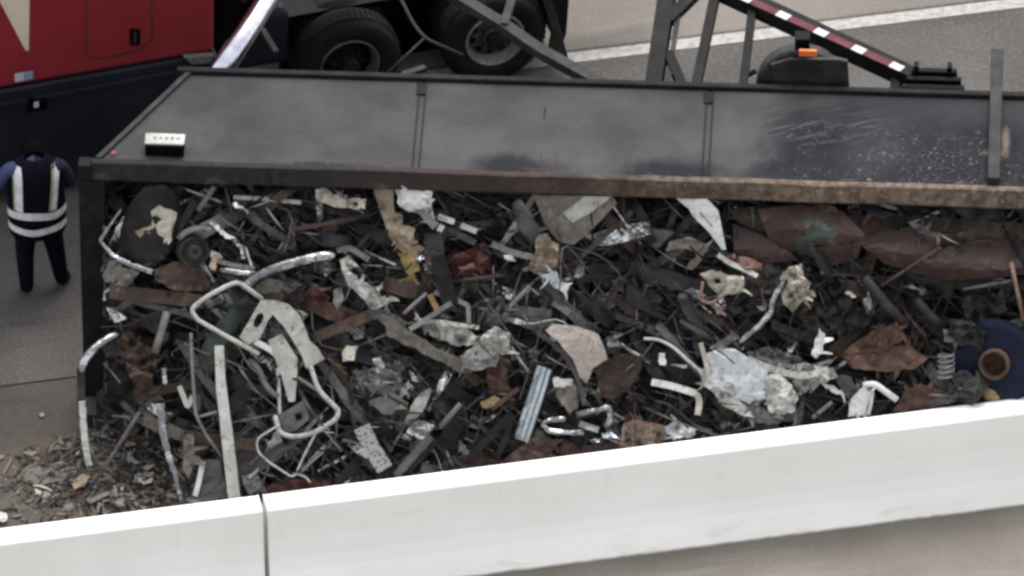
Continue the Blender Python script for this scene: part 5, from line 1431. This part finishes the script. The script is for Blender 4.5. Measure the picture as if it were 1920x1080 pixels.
# ------------------------------------------------------------------ loose debris spilled on the road at the left
rg = random.Random(5)
for key, n in (('taupe', 620), ('midgrey', 560), ('cream', 26), ('brown', 560), ('dark', 500)):
    B_ = Buf()
    k = 0
    while k < n:
        px, py = rg.gauss(205, 110), rg.gauss(885, 60)
        if not (-10 < px < 470 and 770 < py < 1000): continue
        if py < 790 + (260 - min(px, 260)) * .25: continue
        p = on_z(px, py, 0)
        if barrier_gap(p) < .06: continue
        k += 1
        r = rg.choice((.006, .008, .012, .018, .028, .05)) * rg.uniform(.6, 1.2)
        a = rg.uniform(0, 6.28); x = Vector((math.cos(a), math.sin(a), rg.uniform(-.2, .2))).normalized()
        y = Vector((-x.y, x.x, rg.uniform(-.3, .3))).normalized(); z = x.cross(y)
        rs = rg
        V, F = chunk_geo(p + Vector((0, 0, .008 + r * .18 + (rg.uniform(0, .10) if px > 200 else 0))), x, y, z, r, .004, r * .3)
        B_.add([Vector((q.x, q.y, max(q.z, .006))) for q in V], F)
        if k % 5 == 0:
            V, F = strip_geo(p + Vector((0, 0, .02)), x, y, z, rg.uniform(.06, .28), rg.uniform(.006, .022), .004, rg.uniform(-.02, .04), 3, rg.uniform(-1, 1))
            B_.add([Vector((q.x, q.y, max(q.z, .006))) for q in V], F)
    setp(B_.obj('road_debris', M[key]), 'small %s crumbs scattered over the road in front of the trailer corner' % NAMES.get(key, 'cream'), 'debris', kind='stuff')
S('scrap_lump', 'largest pale crumpled lump on the road at the far left', 'rubble', 'taupe', [(42, 880), (58, 870), (100, 880), (128, 888), (118, 904), (70, 910), (44, 902)], .05, (0, 0), .05, on=ground, step=8, jag=2)
S('scrap_lump', 'cream lump on the road right of the largest pale lump', 'rubble', 'tan', [(134, 906), (154, 888), (170, 892), (158, 912), (140, 918)], .05, (0, 0), .04, on=ground, step=7, jag=2)
S('scrap_lump', 'small pale lump nearest the barrier at the far left', 'rubble', 'tan', [(72, 926), (84, 920), (96, 926), (88, 934), (76, 934)], .04, (0, 0), .03, on=ground, step=6)
S('scrap_lump', 'whitish crumpled lump in the debris, right of the leaning dark pole', 'rubble', 'pale', [(246, 894), (262, 886), (288, 884), (284, 904), (262, 908)], .06, (0, 0), .05, on=ground, step=6, jag=2)
S('scrap_lump', 'single pale stone farthest out on the road', 'rubble', 'tan', [(73, 776), (80, 773), (84, 778), (78, 782)], .03, (0, 0), .02, on=ground, step=5)
S('scrap_lump', 'small cream lump beside the serrated strip foot', 'rubble', 'tan', [(196, 796), (212, 792), (220, 802), (206, 808)], .05, (0, 0), .03, on=ground, step=6)
B('flat_strip', 'grey flat strip lying on the debris near the barrier', 'strip', 'grey', [(166, 942), (200, 926), (238, 910)], .05, prof=R(.055, .02), on=ground)
S('white_scrap', 'white scrap at the extreme left edge by the barrier', 'scrap', 'pale', [(-8, 960), (12, 962), (12, 976), (-8, 978)], .05, (0, 0), .02, on=ground, step=6)
